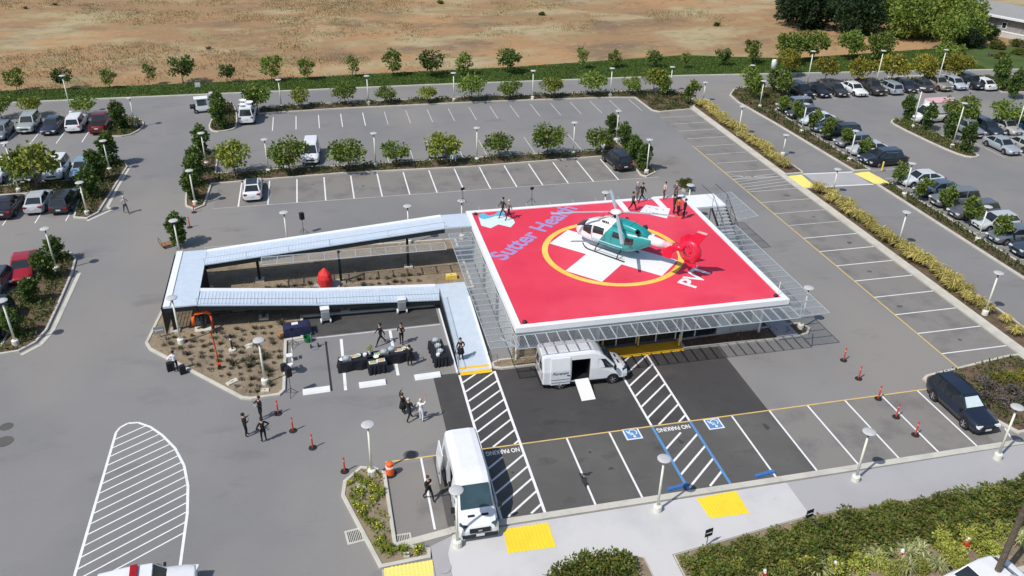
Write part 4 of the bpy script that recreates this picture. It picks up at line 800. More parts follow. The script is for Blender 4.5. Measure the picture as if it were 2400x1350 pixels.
def patch(name, x0, x1, a0, a1, m, off=.012, n=7, tp=0):
    vs = []; fs = []
    for i in range(n+1):
        for j in range(n+1):
            x = x0+(x1-x0)*i/n; k = 1-tp*i/n; mid = (a0+a1)/2; a = mid+(a0+(a1-a0)*j/n-mid)*k; vs.append(fus(x, R(a), off))
    for i in range(n):
        for j in range(n): fs.append((i*(n+1)+j, i*(n+1)+j+1, (i+1)*(n+1)+j+1, (i+1)*(n+1)+j))
    return MB().add(vs, fs).build(name, M[m], hel, smooth=True)
patch('windshield', 2.88, 2.0, 30, 86, 'glass'); patch('windshield', 2.88, 2.0, 94, 150, 'glass'); patch('chin_window', 2.98, 2.6, 200, 340, 'glass', tp=.3)
for s in (0, 1):
    f = (lambda a, b: (a, b)) if s == 0 else (lambda a, b: (180-b, 180-a))
    patch('side_window', 2.05, 1.35, *f(2, 32), 'glass', .014, tp=-.35); patch('side_window', 1.22, .35, *f(2, 36), 'glass', .014, tp=.1)
    patch('side_window', -.35, -1.1, *f(8, 34), 'glass', .014); patch('side_stripe', 1.3, -1.2, *f(-22, -14), 'heli_cyan', .012); patch('side_stripe', 1.1, -.6, *f(-40, -32), 'heli_cyan', .012)
    y = .62*(1 if s == 0 else -1); MB().ell((-2.15, y*.62, 2.45), (.32, .13, .13), 10, 5).build('exhaust', M['black'], hel, smooth=True)
MB().loft([[(x, rr*math.cos(a), zc+rr*1.1*math.sin(a)) for a in (2*math.pi*k/14 for k in range(14))] for x, zc, rr in ((-2.8, 1.95, .38), (-3.8, 1.98, .3), (-4.3, 2.0, .26))]).build('tail_boom', M['heli_white'], hel, smooth=True)
MB().loft([[(x, rr*math.cos(a), zc+rr*1.1*math.sin(a)) for a in (2*math.pi*k/14 for k in range(14))] for x, zc, rr in ((-4.3, 2.0, .261), (-5.0, 2.03, .23))]).build('tail_boom', M['heli_pink'], hel, smooth=True)
MB().loft([[(x, rr*math.cos(a), zc+rr*1.1*math.sin(a)) for a in (2*math.pi*k/14 for k in range(14))] for x, zc, rr in ((-5.0, 2.03, .231), (-5.9, 2.1, .2))]).build('tail_boom', M['heli_red'], hel, smooth=True)
fx, fz = -6.4, 2.1; g = MB(); n = 26
rings = []
for ra, hy in ((.5, .16), (.86, .1), (.86, -.1), (.5, -.16)): rings.append([(fx+ra*math.cos(2*math.pi*k/n), hy, fz+ra*math.sin(2*math.pi*k/n)) for k in range(n)])
rings.append(rings[0]); g.loft(rings, 0, False).build('fan_shroud', M['heli_red'], hel, smooth=True)
for k in range(10): a = 2*math.pi*k/10; MB().bar((fx+.08*math.cos(a), 0, fz+.08*math.sin(a)), (fx+.49*math.cos(a), 0, fz+.49*math.sin(a)), .08, .03).build('fan_blade', M['heli_red'], hel)
MB().ell((fx, 0, fz), (.12, .14, .12), 10, 6).build('fan_hub', M['heli_red'], hel)
def fin(name, pts, th, m): 
    a = [(x, -th, z) for x, z in pts]; c = [(x, th, z) for x, z in pts]; k = len(pts)
    return MB().add(a+c, [tuple(range(k))[::-1], tuple(range(k, 2*k))]+[(i, (i+1) % k, k+(i+1) % k, k+i) for i in range(k)]).build(name, M[m], hel)
fin('tail_fin', [(-5.9, 2.75), (-6.9, 2.6), (-7.5, 3.75), (-6.75, 3.75)], .06, 'heli_red'); fin('fin_tip', [(-6.74, 3.76), (-7.51, 3.76), (-7.53, 3.86), (-6.8, 3.86)], .08, 'heli_pink'); fin('lower_fin', [(-5.95, 1.35), (-6.85, 1.5), (-7.05, 1.0), (-6.45, .95)], .05, 'heli_red')
MB().box((-5.2, 0, 2.02), (.5, 2.6, .06)).build('stabiliser', M['heli_red'], hel)
for s in (-1, 1): fin('end_plate', [(-4.9, 1.75), (-4.9, 2.3), (-5.45, 2.75), (-5.8, 2.75), (-5.55, 1.75)], .03, 'heli_red').location.y = s*1.3
for s in (-1, 1):
    MB().tube([(2.15, s*1.05, .42), (1.95, s*1.05, .16), (1.6, s*1.05, .05), (-1.7, s*1.05, .05)], .05, 8).build('skid', M['dark_steel'], hel, smooth=True)
    MB().tube([(1.5, s*1.02, .5), (-1.4, s*1.02, .5)], .035, 6).build('step', M['dark_steel'], hel)
for x in (1.0, -1.0): MB().tube([(x, -1.05, .06), (x, -.85, .42), (x, -.3, .58), (x, .3, .58), (x, .85, .42), (x, 1.05, .06)], .045, 7).build('cross_tube', M['dark_steel'], hel, smooth=True)
for s in (0, 1):
    f = (lambda a, b: (a, b)) if s == 0 else (lambda a, b: (180-b, 180-a))
    for x in (1.28, .22, -.28): patch('door_seam', x+.012, x-.012, *f(-62, 48), 'dark_steel', .006)
    patch('door_seam', 1.28, -.28, *f(-63, -62), 'dark_steel', .006); patch('door_handle', .36, .28, *f(-12, -8), 'black', .02); patch('hatch', -1.3, -1.9, *f(-5, 25), 'glass', .006, tp=.2)
    sg = 1 if s == 0 else -1
    for k in range(4): MB().box((.75-k*.16, sg*.59, 2.52), (.09, .05, .16)).build('intake_louvre', M['black'], hel)
    ep = MB().lathe([(.17, 0), (.19, .3), (.13, .3), (.12, .05)], 12).build('exhaust_pipe', M['dark_steel'], hel); ep.location = (-2.2, sg*.42, 2.5); ep.rotation_euler = (sg*R(-50), R(-70), 0)
    MB().tube([(.9, sg*.3, 2.72), (.9, sg*.42, 2.95)], .02, 5).build('aerial', M['dark_steel'], hel)
for x in (.2, -.7, -1.6): MB().box((x, 0, 2.86 if x > -1 else 2.8), (.02, .9, .012)).build('cowling_seam', M['dark_steel'], hel)
for k in range(4): a = R(-14+90*k)-HH; MB().tube([(.12*math.cos(a+.4), .12*math.sin(a+.4), 2.95), (.55*math.cos(a), .55*math.sin(a), 3.24)], .022, 5).build('pitch_link', M['dark_steel'], hel)
MB().lathe([(.16, 2.75), (.13, 3.15), (.2, 3.2)], 12).build('rotor_mast', M['dark_steel'], hel)
MB().lathe([(.34, 3.2), (.46, 3.28), (.4, 3.38), (.2, 3.46), (.05, 3.48)], 16).build('rotor_hub', M['heli_white'], hel, smooth=True)
for k in range(4):
    a = R(-14+90*k)-HH; o = Vector((math.cos(a), math.sin(a), 0)); q = Vector((-o.y, o.x, 0)); v = []; g = MB(); rings = []
    for d, wd, dz in ((.35, .07, 0), (.9, .08, .0), (1.1, .13, -.01), (3.0, .13, -.09), (4.4, .13, -.22)): 
        c = o*d+Vector((0, 0, 3.3+dz)); rings.append([c-q*wd, c-q*wd*.3+Vector((0, 0, .03)), c+q*wd*.6+Vector((0, 0, .02)), c+q*wd, c+q*wd*.3-Vector((0, 0, .02))])
    bl = g.loft(rings).build('rotor_blade', M['heli_blade'], hel); g = MB(); rings = []
    for d, wd, dz in ((4.41, .131, -.221), (4.8, .12, -.28), (4.9, .06, -.29)): 
        c = o*d+Vector((0, 0, 3.3+dz)); rings.append([c-q*wd, c-q*wd*.3+Vector((0, 0, .03)), c+q*wd*.6+Vector((0, 0, .02)), c+q*wd, c+q*wd*.3-Vector((0, 0, .02))])
    g.loft(rings).build('blade_tip', M['orange'] if k == 0 else M['heli_blade'], bl)

# ---------------------------------------------------------------- vehicles
PAINT = {}
def paint(c):
    if c not in PAINT: PAINT[c] = mat('car_paint', c, .28, .25 if sum(c) < 1.5 else .0, var=.03, spec=.5, coat=.6)
    return PAINT[c]
def smoothstep(t): t = max(0, min(1, t)); return t*t*(3-2*t)
def interp(prof, x):
    if x >= prof[0][0]: return prof[0][1]
    for (a, p), (b, q) in zip(prof[:-1], prof[1:]):
        if b <= x <= a: return p+(q-p)*((a-x)/(a-b))
    return prof[-1][1]
SPEC = {  # length, half width, ride, belt profile (x from front to back, z), greenhouse: cowl, roof front, roof back, tail base; belt z, roof z ; wheel x
 'sedan': dict(L=4.75, w=.91, gr=(1.05, .35, -1.15, -1.95), belt=.95, roof=1.45, hood=[(2.37, .62), (2.2, .76), (1.05, .95), (-1.9, .98), (-2.3, .93), (-2.37, .7)], wx=(1.42, -1.4), wr=.33),
 'hatch': dict(L=4.25, w=.89, gr=(1.1, .45, -1.5, -2.0), belt=.95, roof=1.5, hood=[(2.12, .6), (1.98, .76), (1.1, .95), (-1.95, .98), (-2.08, .9), (-2.12, .6)], wx=(1.3, -1.28), wr=.33),
 'suv': dict(L=4.7, w=.94, gr=(1.0, .45, -1.95, -2.28), belt=1.08, roof=1.74, hood=[(2.35, .75), (2.25, .95), (1.0, 1.08), (-2.25, 1.1), (-2.33, .95), (-2.35, .65)], wx=(1.42, -1.38), wr=.37),
 'wagon': dict(L=4.85, w=.92, gr=(1.1, .35, -2.0, -2.36), belt=.98, roof=1.55, hood=[(2.42, .62), (2.25, .82), (1.1, .98), (-2.3, 1.0), (-2.4, .85), (-2.42, .6)], wx=(1.45, -1.42), wr=.34),
 'pickup': dict(L=5.6, w=.98, gr=(1.35, .85, -.55, -.75), belt=1.15, roof=1.85, hood=[(2.8, .85), (2.7, 1.05), (1.35, 1.15), (-.75, 1.15), (-2.75, 1.13), (-2.8, .7)], wx=(1.8, -1.65), wr=.4),
 'minivan': dict(L=4.8, w=.92, gr=(1.55, .85, -2.2, -2.36), belt=1.05, roof=1.85, hood=[(2.4, .7), (2.25, .9), (1.55, 1.06), (-2.3, 1.08), (-2.38, .95), (-2.4, .6)], wx=(1.5, -1.42), wr=.34)}
def section(x, w, zb, zt):                 # lower body section with rounded shoulder and sill
    return [(x, -w*.86, zb), (x, -w*.97, zb+.1), (x, -w, zb+(zt-zb)*.45), (x, -w*.985, zt-.12), (x, -w*.9, zt-.02), (x, -w*.5, zt+.012), (x, 0, zt+.02), (x, w*.5, zt+.012), (x, w*.9, zt-.02), (x, w*.985, zt-.12), (x, w, zb+(zt-zb)*.45), (x, w*.97, zb+.1), (x, w*.86, zb)]
CARM = {}
def wheel_meshes(wr):
    t = MB().loft([[(rr*math.cos(a), yy, rr*math.sin(a)) for a in (2*math.pi*k/18 for k in range(18))] for rr, yy in ((wr*.7, -.11), (wr*.96, -.1), (wr, -.05), (wr, .05), (wr*.96, .1), (wr*.7, .11))]).build('t', M['rubber'], smooth=False); tm = t.data; bpy.data.objects.remove(t)
    g = MB(); g.loft([[(rr*math.cos(a), yy, rr*math.sin(a)) for a in (2*math.pi*k/16 for k in range(16))] for rr, yy in ((wr*.66, -.09), (wr*.68, .113), (wr*.6, .09))])
    for k in range(5): a = 2*math.pi*k/5; g.bar((0, .11, 0), (wr*.6*math.cos(a), .11, wr*.6*math.sin(a)), .08, .03)
    r_ = g.build('r', M['rim']); rm = r_.data; bpy.data.objects.remove(r_); return tm, rm
def panel(corners, inset, off, name, m, parent, n=1):
    """glass panel on a four-cornered face (a,b bottom; c,d top), shrunk by inset and lifted by off"""
    c = [Vector(p) for p in corners]; ce = sum(c, Vector())/4; nn = (c[1]-c[0]).cross(c[3]-c[0]).normalized()
    q = [p+(ce-p).normalized()*inset*1.4+nn*off for p in c]; b = [p-nn*off*1.6 for p in q]
    return MB().add(q+b, [(0, 1, 2, 3), (0, 4, 5, 1), (1, 5, 6, 2), (2, 6, 7, 3), (3, 7, 4, 0)]).build(name, m, parent)
def car_proto(kind):
    S_ = SPEC[kind]; L, wd = S_['L']/2, S_['w']; zb = .22 if kind not in ('suv', 'pickup') else .3; o = empty('parked_car', (0, 0, 0)); P0 = paint((.5, .5, .5)); mb = MB()
    xs = sorted({L-.001, -L+.001, L-.06, -L+.06, L-.18, -L+.18, *[h[0] for h in S_['hood'][1:-1]], *[L-i*S_['L']/16 for i in range(1, 16)]}, reverse=True); rings = []
    for x in xs:
        e = L-abs(x); k = (.80+.2*min(1, (e/.55))**.5) if e < .55 else 1
        rings.append(section(x, wd*k, zb+(.12*(1-min(1, e/.3))), interp(S_['hood'], x)))
    mb.loft(rings)
    a, b, c, d = S_['gr']; zB, zR = S_['belt']-.03, S_['roof']; wB, wR = wd*.93, wd*.74
    if kind == 'pickup':
        mb2 = MB(); mb2.box((-1.78, 0, 1.155), (1.85, 1.62, .02)).build('load_bed', M['black'], o)
    base = [(a, -wB*.88, zB), (a, wB*.88, zB), (d, wB*.92, zB), (d, -wB*.92, zB)]; top = [(b, -wR*.93, zR-.03), (b, wR*.93, zR-.03), (c, wR*.95, zR-.04), (c, -wR*.95, zR-.04)]
    mid = [((b+c)/2, -wR, zR-.01), ((b+c)/2, wR, zR-.01)]; bm = [((a+d)/2, -wB, zB), ((a+d)/2, wB, zB)]
    V = base+top+mid+bm       # 0-3 base, 4-7 top, 8 9 mid top, 10 11 mid base
    rt = [(x, y*.86, z+.035) for x, y, z in (top[0], mid[0], top[3], top[2], mid[1], top[1])]
    V += rt                   # 12.. roof crown
    mb.add(V, [(0, 1, 5, 4), (2, 3, 7, 6), (10, 0, 4, 8), (3, 10, 8, 7), (1, 11, 9, 5), (11, 2, 6, 9), (4, 5, 17, 12), (8, 4, 12, 13), (7, 8, 13, 14), (6, 7, 14, 15), (9, 6, 15, 16), (5, 9, 16, 17), (12, 17, 16, 13), (13, 16, 15, 14)])
    body = mb.build('body', P0, o, smooth=False)
    for p in body.data.polygons: p.use_smooth = p.index < (len(rings)-1)*13
    body.material_slots[0].link = 'OBJECT'; body.material_slots[0].material = P0
    g = M['glass']
    panel([V[0], V[1], V[5], V[4]], .06, .012, 'windscreen', g, o); panel([V[2], V[3], V[7], V[6]], .09, .012, 'rear_window', g, o)
    for q in ((10, 0, 4, 8), (3, 10, 8, 7), (1, 11, 9, 5), (11, 2, 6, 9)): panel([V[i] for i in q], .055, .012, 'side_window', g, o)
    tm, rm = CARM.setdefault(('w', S_['wr']), None) or wheel_meshes(S_['wr']); CARM[('w', S_['wr'])] = (tm, rm)
    for x in S_['wx']:
        for s in (-1, 1):
            MB().lathe([(S_['wr']*1.16, -.05), (S_['wr']*1.16, .05)], 16).build('wheel_arch', M['black'], o); ar = o.children[-1] if False else bpy.context.view_layer.objects; 
            w_ = [c_ for c_ in COL.objects if c_.parent == o and c_.name.startswith('wheel_arch')][-1]; w_.location = (x, s*(wd-.045), S_['wr']+.03); w_.rotation_euler.x = math.pi/2
            t_ = link('wheel', tm, o, (x, s*(wd-.1), S_['wr'])); rr = link('rim', rm, t_)
            if s < 0: t_.rotation_euler.z = math.pi
    hz = interp(S_['hood'], L-.15)-.1; tz = S_['hood'][-2][1]-.08
    for s in (-1, 1):
        MB().box((L-.11, s*wd*.66, hz-.03), (.26, .36, .13), -s*R(18)).build('headlight', M['lamp_glass'], o); MB().box((-L+.07, s*wd*.68, tz), (.16, .32, .15), s*R(14)).build('tail_light', M['tail_red'], o)
        MB().box((a-.12, s*(wd+.07), S_['belt']+.04), (.12, .17, .11)).build('mirror', M['black'], o)
    MB().box((L-.01, 0, hz-.17), (.06, wd*.95, .16)).build('grille', M['black'], o); MB().box((-L+.0, 0, tz-.2), (.03, .4, .13)).build('number_plate', M['plate'], o); MB().box((L+.02, 0, .45), (.03, .4, .12)).build('number_plate', M['plate'], o)
    MB().box((0, 0, zb+.0), (S_['L']*.9, wd*1.7, .1)).build('underbody', M['black'], o)
    return o
def car(kind, x, y, hd, c, label, group=None, z=0, cat='car'):
    if kind not in CARM: CARM[kind] = car_proto(kind); o = CARM[kind]
    else: o = copy_tree(CARM[kind])
    o.location = (x, y, z); o.rotation_euler.z = R(hd); o.name = 'parked_pickup' if kind == 'pickup' else 'parked_car'
    b = [k for k in o.children if k.name.startswith('body')][0]; b.material_slots[0].link = 'OBJECT'; b.material_slots[0].material = paint(c)
    return tag(o, label, cat, group)
def carpx(kind, px, hd, c, label, group=None, cat='car', z=.35): p = G(*px, z); return car(kind, p.x, p.y, hd+random.uniform(-1.5, 1.5), c, label, group, 0, cat)
WH, SI, GY, DG, BK_, NV, LB, RD, TN = (.78, .79, .8), (.48, .5, .52), (.22, .24, .26), (.07, .075, .085), (.014, .015, .018), (.03, .045, .08), (.28, .42, .5), (.42, .012, .025), (.35, .32, .27)
GL = 'cars parked in the left lot'
carpx('hatch', (5, 312), -90, GY, 'grey car cut by the left edge in the back left row', GL); carpx('suv', (70, 295), -90, (.42, .46, .44), 'silver-green car nose-out in the back left row', GL); carpx('sedan', (125, 298), -90, (.03, .035, .06), 'dark navy car between the silver and white cars', GL)
carpx('suv', (181, 293), 90, WH, 'white car parked nose-in beside the dark red pickup', GL); carpx('pickup', (238, 294), 90, (.16, .015, .012), 'dark red pickup with open load bed beside the rounded island', GL, 'pickup')
carpx('suv', (-5, 412), -90, WH, 'white car cut by the left edge in the second left row', GL); carpx('sedan', (68, 408), -90, DG, 'dark car half hidden under the large yellow-green tree', GL); carpx('suv', (135, 402), -90, WH, 'white car nose-out beside the large yellow-green tree', GL); carpx('sedan', (195, 398), -90, LB, 'light blue car nose-out in the second left row', GL)
carpx('sedan', (22, 486), 90, (.025, .012, .02), 'black car at the left edge of the third left row', GL); carpx('sedan', (92, 475), 90, SI, 'silver sedan nose-in in the third left row', GL); carpx('wagon', (153, 474), 90, (.035, .035, .04), 'dark car nose-in beside the silver sedan', GL)
carpx('sedan', (55, 632), -82, RD, 'bright red car beside the evergreen bed at the left', GL); carpx('suv', (-12, 760), -90, BK_, 'black car cut by the left edge beside the evergreens', GL); carpx('hatch', (-8, 672), -90, DG, 'dark car at the left edge next to the red car', GL)
carpx('sedan', (593, 446), -90, WH, 'white sedan with dark glass roof alone in the middle stall row').rotation_euler.z = R(91)
MB().box((-.35, 0, 1.475), (1.5, 1.05, .02)).build('glass_roof', M['glass'], [o for o in COL.objects if o.get('label', '').startswith('white sedan with dark glass')][0])
carpx('suv', (1445, 380), 95, BK_, 'black car parked beside the columnar evergreens of the middle bed'); carpx('hatch', (1020, 352), 90, SI, 'silver car half hidden behind a round tree of the middle bed')
dk = car('wagon', -2.95+.0, -31.0, -90, (.018, .026, .045), 'dark blue estate car with a silver sunshade at the right front'); dk.location = (-3.35, -30.85, 0); dk.scale = (1.03, 1.03, 1.12)
panel([(1.04, -.62, 1.04), (1.04, .62, 1.04), (.45, .5, 1.44), (.45, -.5, 1.44)], .04, .03, 'sunshade', M['sunshade'], dk)
for s in (-1, 1): MB().tube([(.2, s*.58, 1.6), (-1.8, s*.58, 1.59)], .025, 6).build('roof_rail', M['dark_steel'], dk)
GR = 'cars parked in the right lot column'
cols = [('suv', GY, 'grey'), ('sedan', DG, 'dark grey'), ('sedan', (.62, .68, .74), 'pale blue-white'), ('sedan', (.12, .15, .2), 'slate blue'), ('suv', BK_, 'black'), ('hatch', GY, 'mid grey'), ('sedan', SI, 'silver'), ('wagon', (.045, .06, .09), 'dark blue')]
for i, (k, c, nm) in enumerate(cols): car(k, 18.95+random.uniform(-.2, .2), 30.0-2.74*i, 180+random.uniform(-2, 2), c, f'{nm} car, {ORD[i]} from the back in the right column before the crossing', GR)
carpx('sedan', (2075, 378), 180, BK_, 'black sedan at the crossing end of the right column', GR)
cols = [('sedan', (.6, .63, .65), 'white-silver'), ('sedan', (.1, .14, .18), 'blue-grey'), ('suv', (.2, .21, .22), 'grey boxy'), ('wagon', (.13, .13, .15), 'charcoal'), ('hatch', (.5, .53, .54), 'silver'), ('sedan', (.16, .19, .22), 'steel grey'), ('suv', (.05, .07, .1), 'dark blue'), ('sedan', GY, 'grey')]
for i, (k, c, nm) in enumerate(cols): car(k, 19.1+random.uniform(-.25, .25), 4.2-2.74*i, 180+random.uniform(-2, 2), c, f'{nm} car, {ORD[i]} from the crossing in the near right column', GR)
cols = [('suv', BK_, 'black'), ('sedan', (.015, .02, .025), 'black'), ('sedan', (.05, .045, .05), 'dark brown-grey'), ('sedan', WH, 'white'), ('pickup', (.06, .055, .05), 'dark brown'), ('wagon', (.4, .45, .5), 'silver-blue'), ('hatch', (.04, .05, .07), 'navy'), ('sedan', DG, 'dark grey'), ('suv', TN, 'tan grey'), ('hatch', (.45, .5, .56), 'pale blue'), ('suv', (.03, .032, .04), 'black')]
for i, (k, c, nm) in enumerate(cols): car(k, 23.3+W9*i, 36.2+random.uniform(-.2, .2), -90 if i not in (5, 7) else 90, c, f'{nm} car, {ORD[i]} from the left in the back right row', 'cars parked in the back right row')
car('sedan', 52.0, 35.6, 92, WH, 'white car at the right end of the back right row', 'cars parked in the back right row')
for x, y, hd, k, c, lab in ((35.6, 11.9, -90, 'sedan', (.42, .46, .5), 'silver-blue car nearest the narrow island of the right lot'), (38.3, 11.9, 90, 'sedan', (.5, .5, .47), 'champagne sedan beside the silver-blue car in the right lot'), (41.1, 11.7, 90, 'suv', BK_, 'black boxy car at the right edge of the right lot'), (43.8, 12, 90, 'suv', (.35, .02, .02), 'red car peeking out at the right edge'), (35.6, 17.8, -90, 'suv', (.3, .33, .38), 'blue-grey car under the round tree of the right lot'), (38.4, 17.8, -90, 'wagon', NV, 'navy car behind the champagne sedan in the right lot'), (41.1, 17.8, -90, 'sedan', (.5, .5, .48), 'pale car behind the black boxy car in the right lot'), (43.9, 17.9, -90, 'hatch', (.1, .3, .45), 'blue car at the far right edge of the right lot'), (46.6, 17.9, -90, 'sedan', BK_, 'black car at the far right of the inner row')):
    car(k, x, y, hd, c, lab, 'cars parked in the inner right lot')
carpx('sedan', (2290, 1375), 190, WH, 'white car cut by the bottom edge beside the wooden pole')
# patrol car, bottom left
pc = carpx('suv', (345, 1395), 4, WH, 'white patrol car with a red roof light bar at the bottom edge'); pc.name = 'patrol_car'
MB().box((-.35, 0, 1.83), (.32, 1.2, .12)).build('light_bar', M['tail_red'], pc)
# ---- high-roof vans
def vsec(x, w, zb, zt, wt):                # tall body section
    return [(x, -w*.9, zb), (x, -w, zb+.12), (x, -w, zb+(zt-zb)*.45), (x, -wt, zt-.2), (x, -wt*.9, zt-.06), (x, -wt*.55, zt), (x, wt*.55, zt), (x, wt*.9, zt-.06), (x, wt, zt-.2), (x, w, zb+(zt-zb)*.45), (x, w, zb+.12), (x, w*.9, zb)]
def big_van(name, label, door_out):
    o = empty(name, (0, 0, 0)); tag(o, label, 'van'); wp = paint((.8, .81, .82)); wd, wt, zb, zt = 1.02, .86, .35, 2.72
    front = [(2.98, .7, .95, .8), (2.9, .95, 1.1, .86), (2.6, 1.0, 1.25, .92), (2.1, 1.02, 1.42, .9)]
    rings = [vsec(2.98, .82, .5, .92, .78), vsec(2.9, .95, .38, 1.08, .88), vsec(2.6, 1.01, .35, 1.24, .93), vsec(2.12, wd, .35, 1.4, .95), vsec(1.75, wd, .35, 1.78, .9), vsec(1.35, wd, .35, 2.2, .87), vsec(.98, wd, .35, 2.52, .86), vsec(.6, wd, .35, 2.69, .86), vsec(.3, wd, .35, zt, .86)]
    MB().loft(rings).build('cab', wp, o, smooth=False)
    MB().loft([vsec(-1.0, wd, .35, zt, wt), vsec(-2.4, wd, .35, zt, wt), vsec(-2.85, wd*.99, .4, zt-.02, wt*.98), vsec(-2.96, wd*.95, .45, zt-.12, wt*.92)]).build('rear_body', wp, o)
    def csec(x):   # shell open on the right-hand side (-y)
        return [(x, -wd*.97, .36), (x, wd*.9, .35), (x, wd, .5), (x, wd, 1.4), (x, wt, zt-.2), (x, wt*.9, zt-.06), (x, wt*.55, zt), (x, -wt*.55, zt), (x, -wt*.9, zt-.06), (x, -wt, zt-.2), (x, -wt-.04, 2.2), (x, -wt+.02, 2.18), (x, -wt*.6, 2.55), (x, wt*.6, 2.55), (x, wt*.92, 2.3), (x, wd*.94, 1.4), (x, wd*.94, .62), (x, -wd*.97, .6)]
    r0, r1 = csec(.299), csec(-.999); n = len(r0); mb = MB(); vs = r0+r1; fs = [(k, (k+1) % n, n+(k+1) % n, n+k) for k in range(n)]
    mb.add(vs, fs[:11], 0); mb.add(vs, fs[11:17], 1); mb.add(vs, fs[17:], 0); mb.build('mid_body', [wp, M['black']], o)
    MB().box((.285, 0, 1.4), (.02, 1.7, 1.7)).build('bulkhead', M['black'], o); MB().box((-.985, 0, 1.4), (.02, 1.7, 1.7)).build('bulkhead', M['black'], o)
    dy = -wd-.05-door_out
    MB().box((-1.75, dy+.02, .98), (1.32, .05, 1.1)).build('sliding_door', wp, o); d2 = MB().add([(-2.4, dy, 1.54), (-1.1, dy, 1.54), (-1.1, dy+.14, 2.45), (-2.4, dy+.14, 2.45), (-2.4, dy+.06, 1.54), (-1.1, dy+.06, 1.54), (-1.1, dy+.2, 2.45), (-2.4, dy+.2, 2.45)], [(0, 1, 2, 3), (7, 6, 5, 4), (0, 4, 5, 1), (1, 5, 6, 2), (2, 6, 7, 3), (3, 7, 4, 0)]).build('sliding_door', wp, o)
    for z in (.62, .85): MB().box((-1.75, dy-.012, z), (1.25, .02, .05)).build('door_moulding', M['grey_metal'], o)
    MB().box((-1.22, dy-.02, 1.12), (.2, .03, .05)).build('door_handle', M['black'], o)
    W = lambda x, zt_, wt_: (x, wt_, zt_)
    panel([(2.06, -.84, 1.47), (2.06, .84, 1.47), (1.18, .76, 2.38), (1.18, -.76, 2.38)], .03, .035, 'windscreen', M['glass_teal'], o)
    for s in (-1, 1):
        y0, y1 = s*(wd-.0), s*(.9); q = [(1.95, s*1.0, 1.38), (.75, s*1.015, 1.38), (.8, s*.915, 2.12), (1.35, s*.92, 2.08)]
        if s > 0: q = [q[1], q[0], q[3], q[2]]
        panel(q, .03, .02, 'side_window', M['glass'], o)
        MB().box((1.95, s*(wd+.16), 1.45), (.12, .2, .34)).build('mirror', M['black'], o)
        MB().box((2.72, s*.78, 1.0), (.42, .22, .24), -s*R(28)).build('headlight', M['glass_teal'], o); MB().box((-2.93, s*.88, 1.15), (.08, .14, .5)).build('tail_light', M['tail_red'], o)
        MB().box((-.1, s*(wd+.002), .46), (4.6, .03, .12)).build('sill', M['black'], o); MB().box((2.4, s*.35, 1.335), (.12, .34, .02), 0, 0, R(18)).build('bonnet_vent', M['black'], o)
        for x in (1.9, -1.75):
            ar = MB().lathe([(.44, -.04), (.44, .04)], 18).build('wheel_arch', M['black'], o); ar.location = (x, s*(wd-.028), .4); ar.rotation_euler.x = math.pi/2
            tm, rm = wheel_meshes(.36); t_ = link('wheel', tm, o, (x, s*(wd-.07), .36)); link('rim', rm, t_); t_.rotation_euler.z = math.pi if s < 0 else 0
    MB().box((2.96, 0, .86), (.12, 1.05, .26)).build('grille', M['black'], o); MB().box((2.93, 0, .5), (.2, 1.75, .22)).build('bumper', M['dark_steel'], o); MB().box((-2.97, 0, .5), (.12, 1.8, .24)).build('bumper', M['dark_steel'], o)
    MB().box((3.04, 0, .58), (.03, .42, .14)).build('number_plate', M['plate'], o); MB().box((3.03, 0, .88), (.02, .2, .09)).build('badge', M['rim'], o)
    for s in (-1, 1): panel([(-2.95, s*.45+.32, 1.5), (-2.95, s*.45-.32, 1.5), (-2.9, s*.42-.28, 2.2), (-2.9, s*.42+.28, 2.2)], .02, .05, 'rear_window', M['glass'], o)
    MB().box((0, 0, .36), (5.3, 1.7, .12)).build('underbody', M['black'], o)
    return o
va = big_van('delivery_van', 'white high-roof van side-on below the helipad with a board at its open door', .0)
va.location = (-26.35, -22.38, 0); va.rotation_euler.z = R(-1); va.scale = (1, 1, .98)
text('Fiorentini', .33, (-1.77, -wdv, 1.32) if (wdv := 1.083) else 0, 0, 'dark_steel', va, 'lettering', .003, .85, 0, .35, 'CENTER', math.pi/2)
bd = MB().box((0, 0, 0), (.95, 1.7, .05)).build('loading_board', M['white_cloth']); bd.location = (-26.62, -24.15, .33); bd.rotation_euler = (R(20), 0, R(2)); tag(bd, 'white board sloping from the side door of the far van to the asphalt', 'board')
vb = big_van('delivery_van', 'white high-roof van nose to the camera on the hatched bay with its side door open', .32)
vb.location = (-35.8, -32.3, 0); vb.rotation_euler.z = R(-90); vb.scale = (1.05, 1.06, .98)
for s, x in ((0, 0),): MB().box((1.6, .3, 1.5), (.2, .3, .02)).build('dashboard_paper', M['white_cloth'], vb)
# ---- small vans
sv = carpx('minivan', (730, 363), -92, (.8, .81, .82), 'small white van nose to the camera in the middle stalls', None, 'van'); sv.name = 'small_van'
nv = carpx('minivan', (581, 272), 90, (.8, .81, .82), 'white van with satellite dishes on its roof beside the rounded island', None, 'van'); nv.name = 'broadcast_van'; nv.scale = (1.1, 1.06, 1.1)
for x, y, rr in ((.2, .4, .45), (-.6, -.35, .5), (-1.4, .4, .35)): MB().lathe([(rr*.1, 1.9), (rr*.6, 1.97), (rr, 2.12), (rr*.96, 2.12), (rr*.55, 2.0), (rr*.05, 1.95)], 14, (x, y, 0)).build('dish', M['white_metal'], nv)
MB().tube([(.5, .2, 1.85), (.5, .2, 2.9)], .05, 6).build('mast', M['grey_metal'], nv); MB().box((.5, .2, 2.95), (.25, .25, .3)).build('camera_box', M['dark_steel'], nv)
tr = carpx('minivan', (2178, 278), -178, (.8, .81, .8), 'white truck with an pink-trimmed box behind the narrow island', None, 'truck'); tr.name = 'box_truck'; tr.scale = (1.15, 1.08, 1.15)
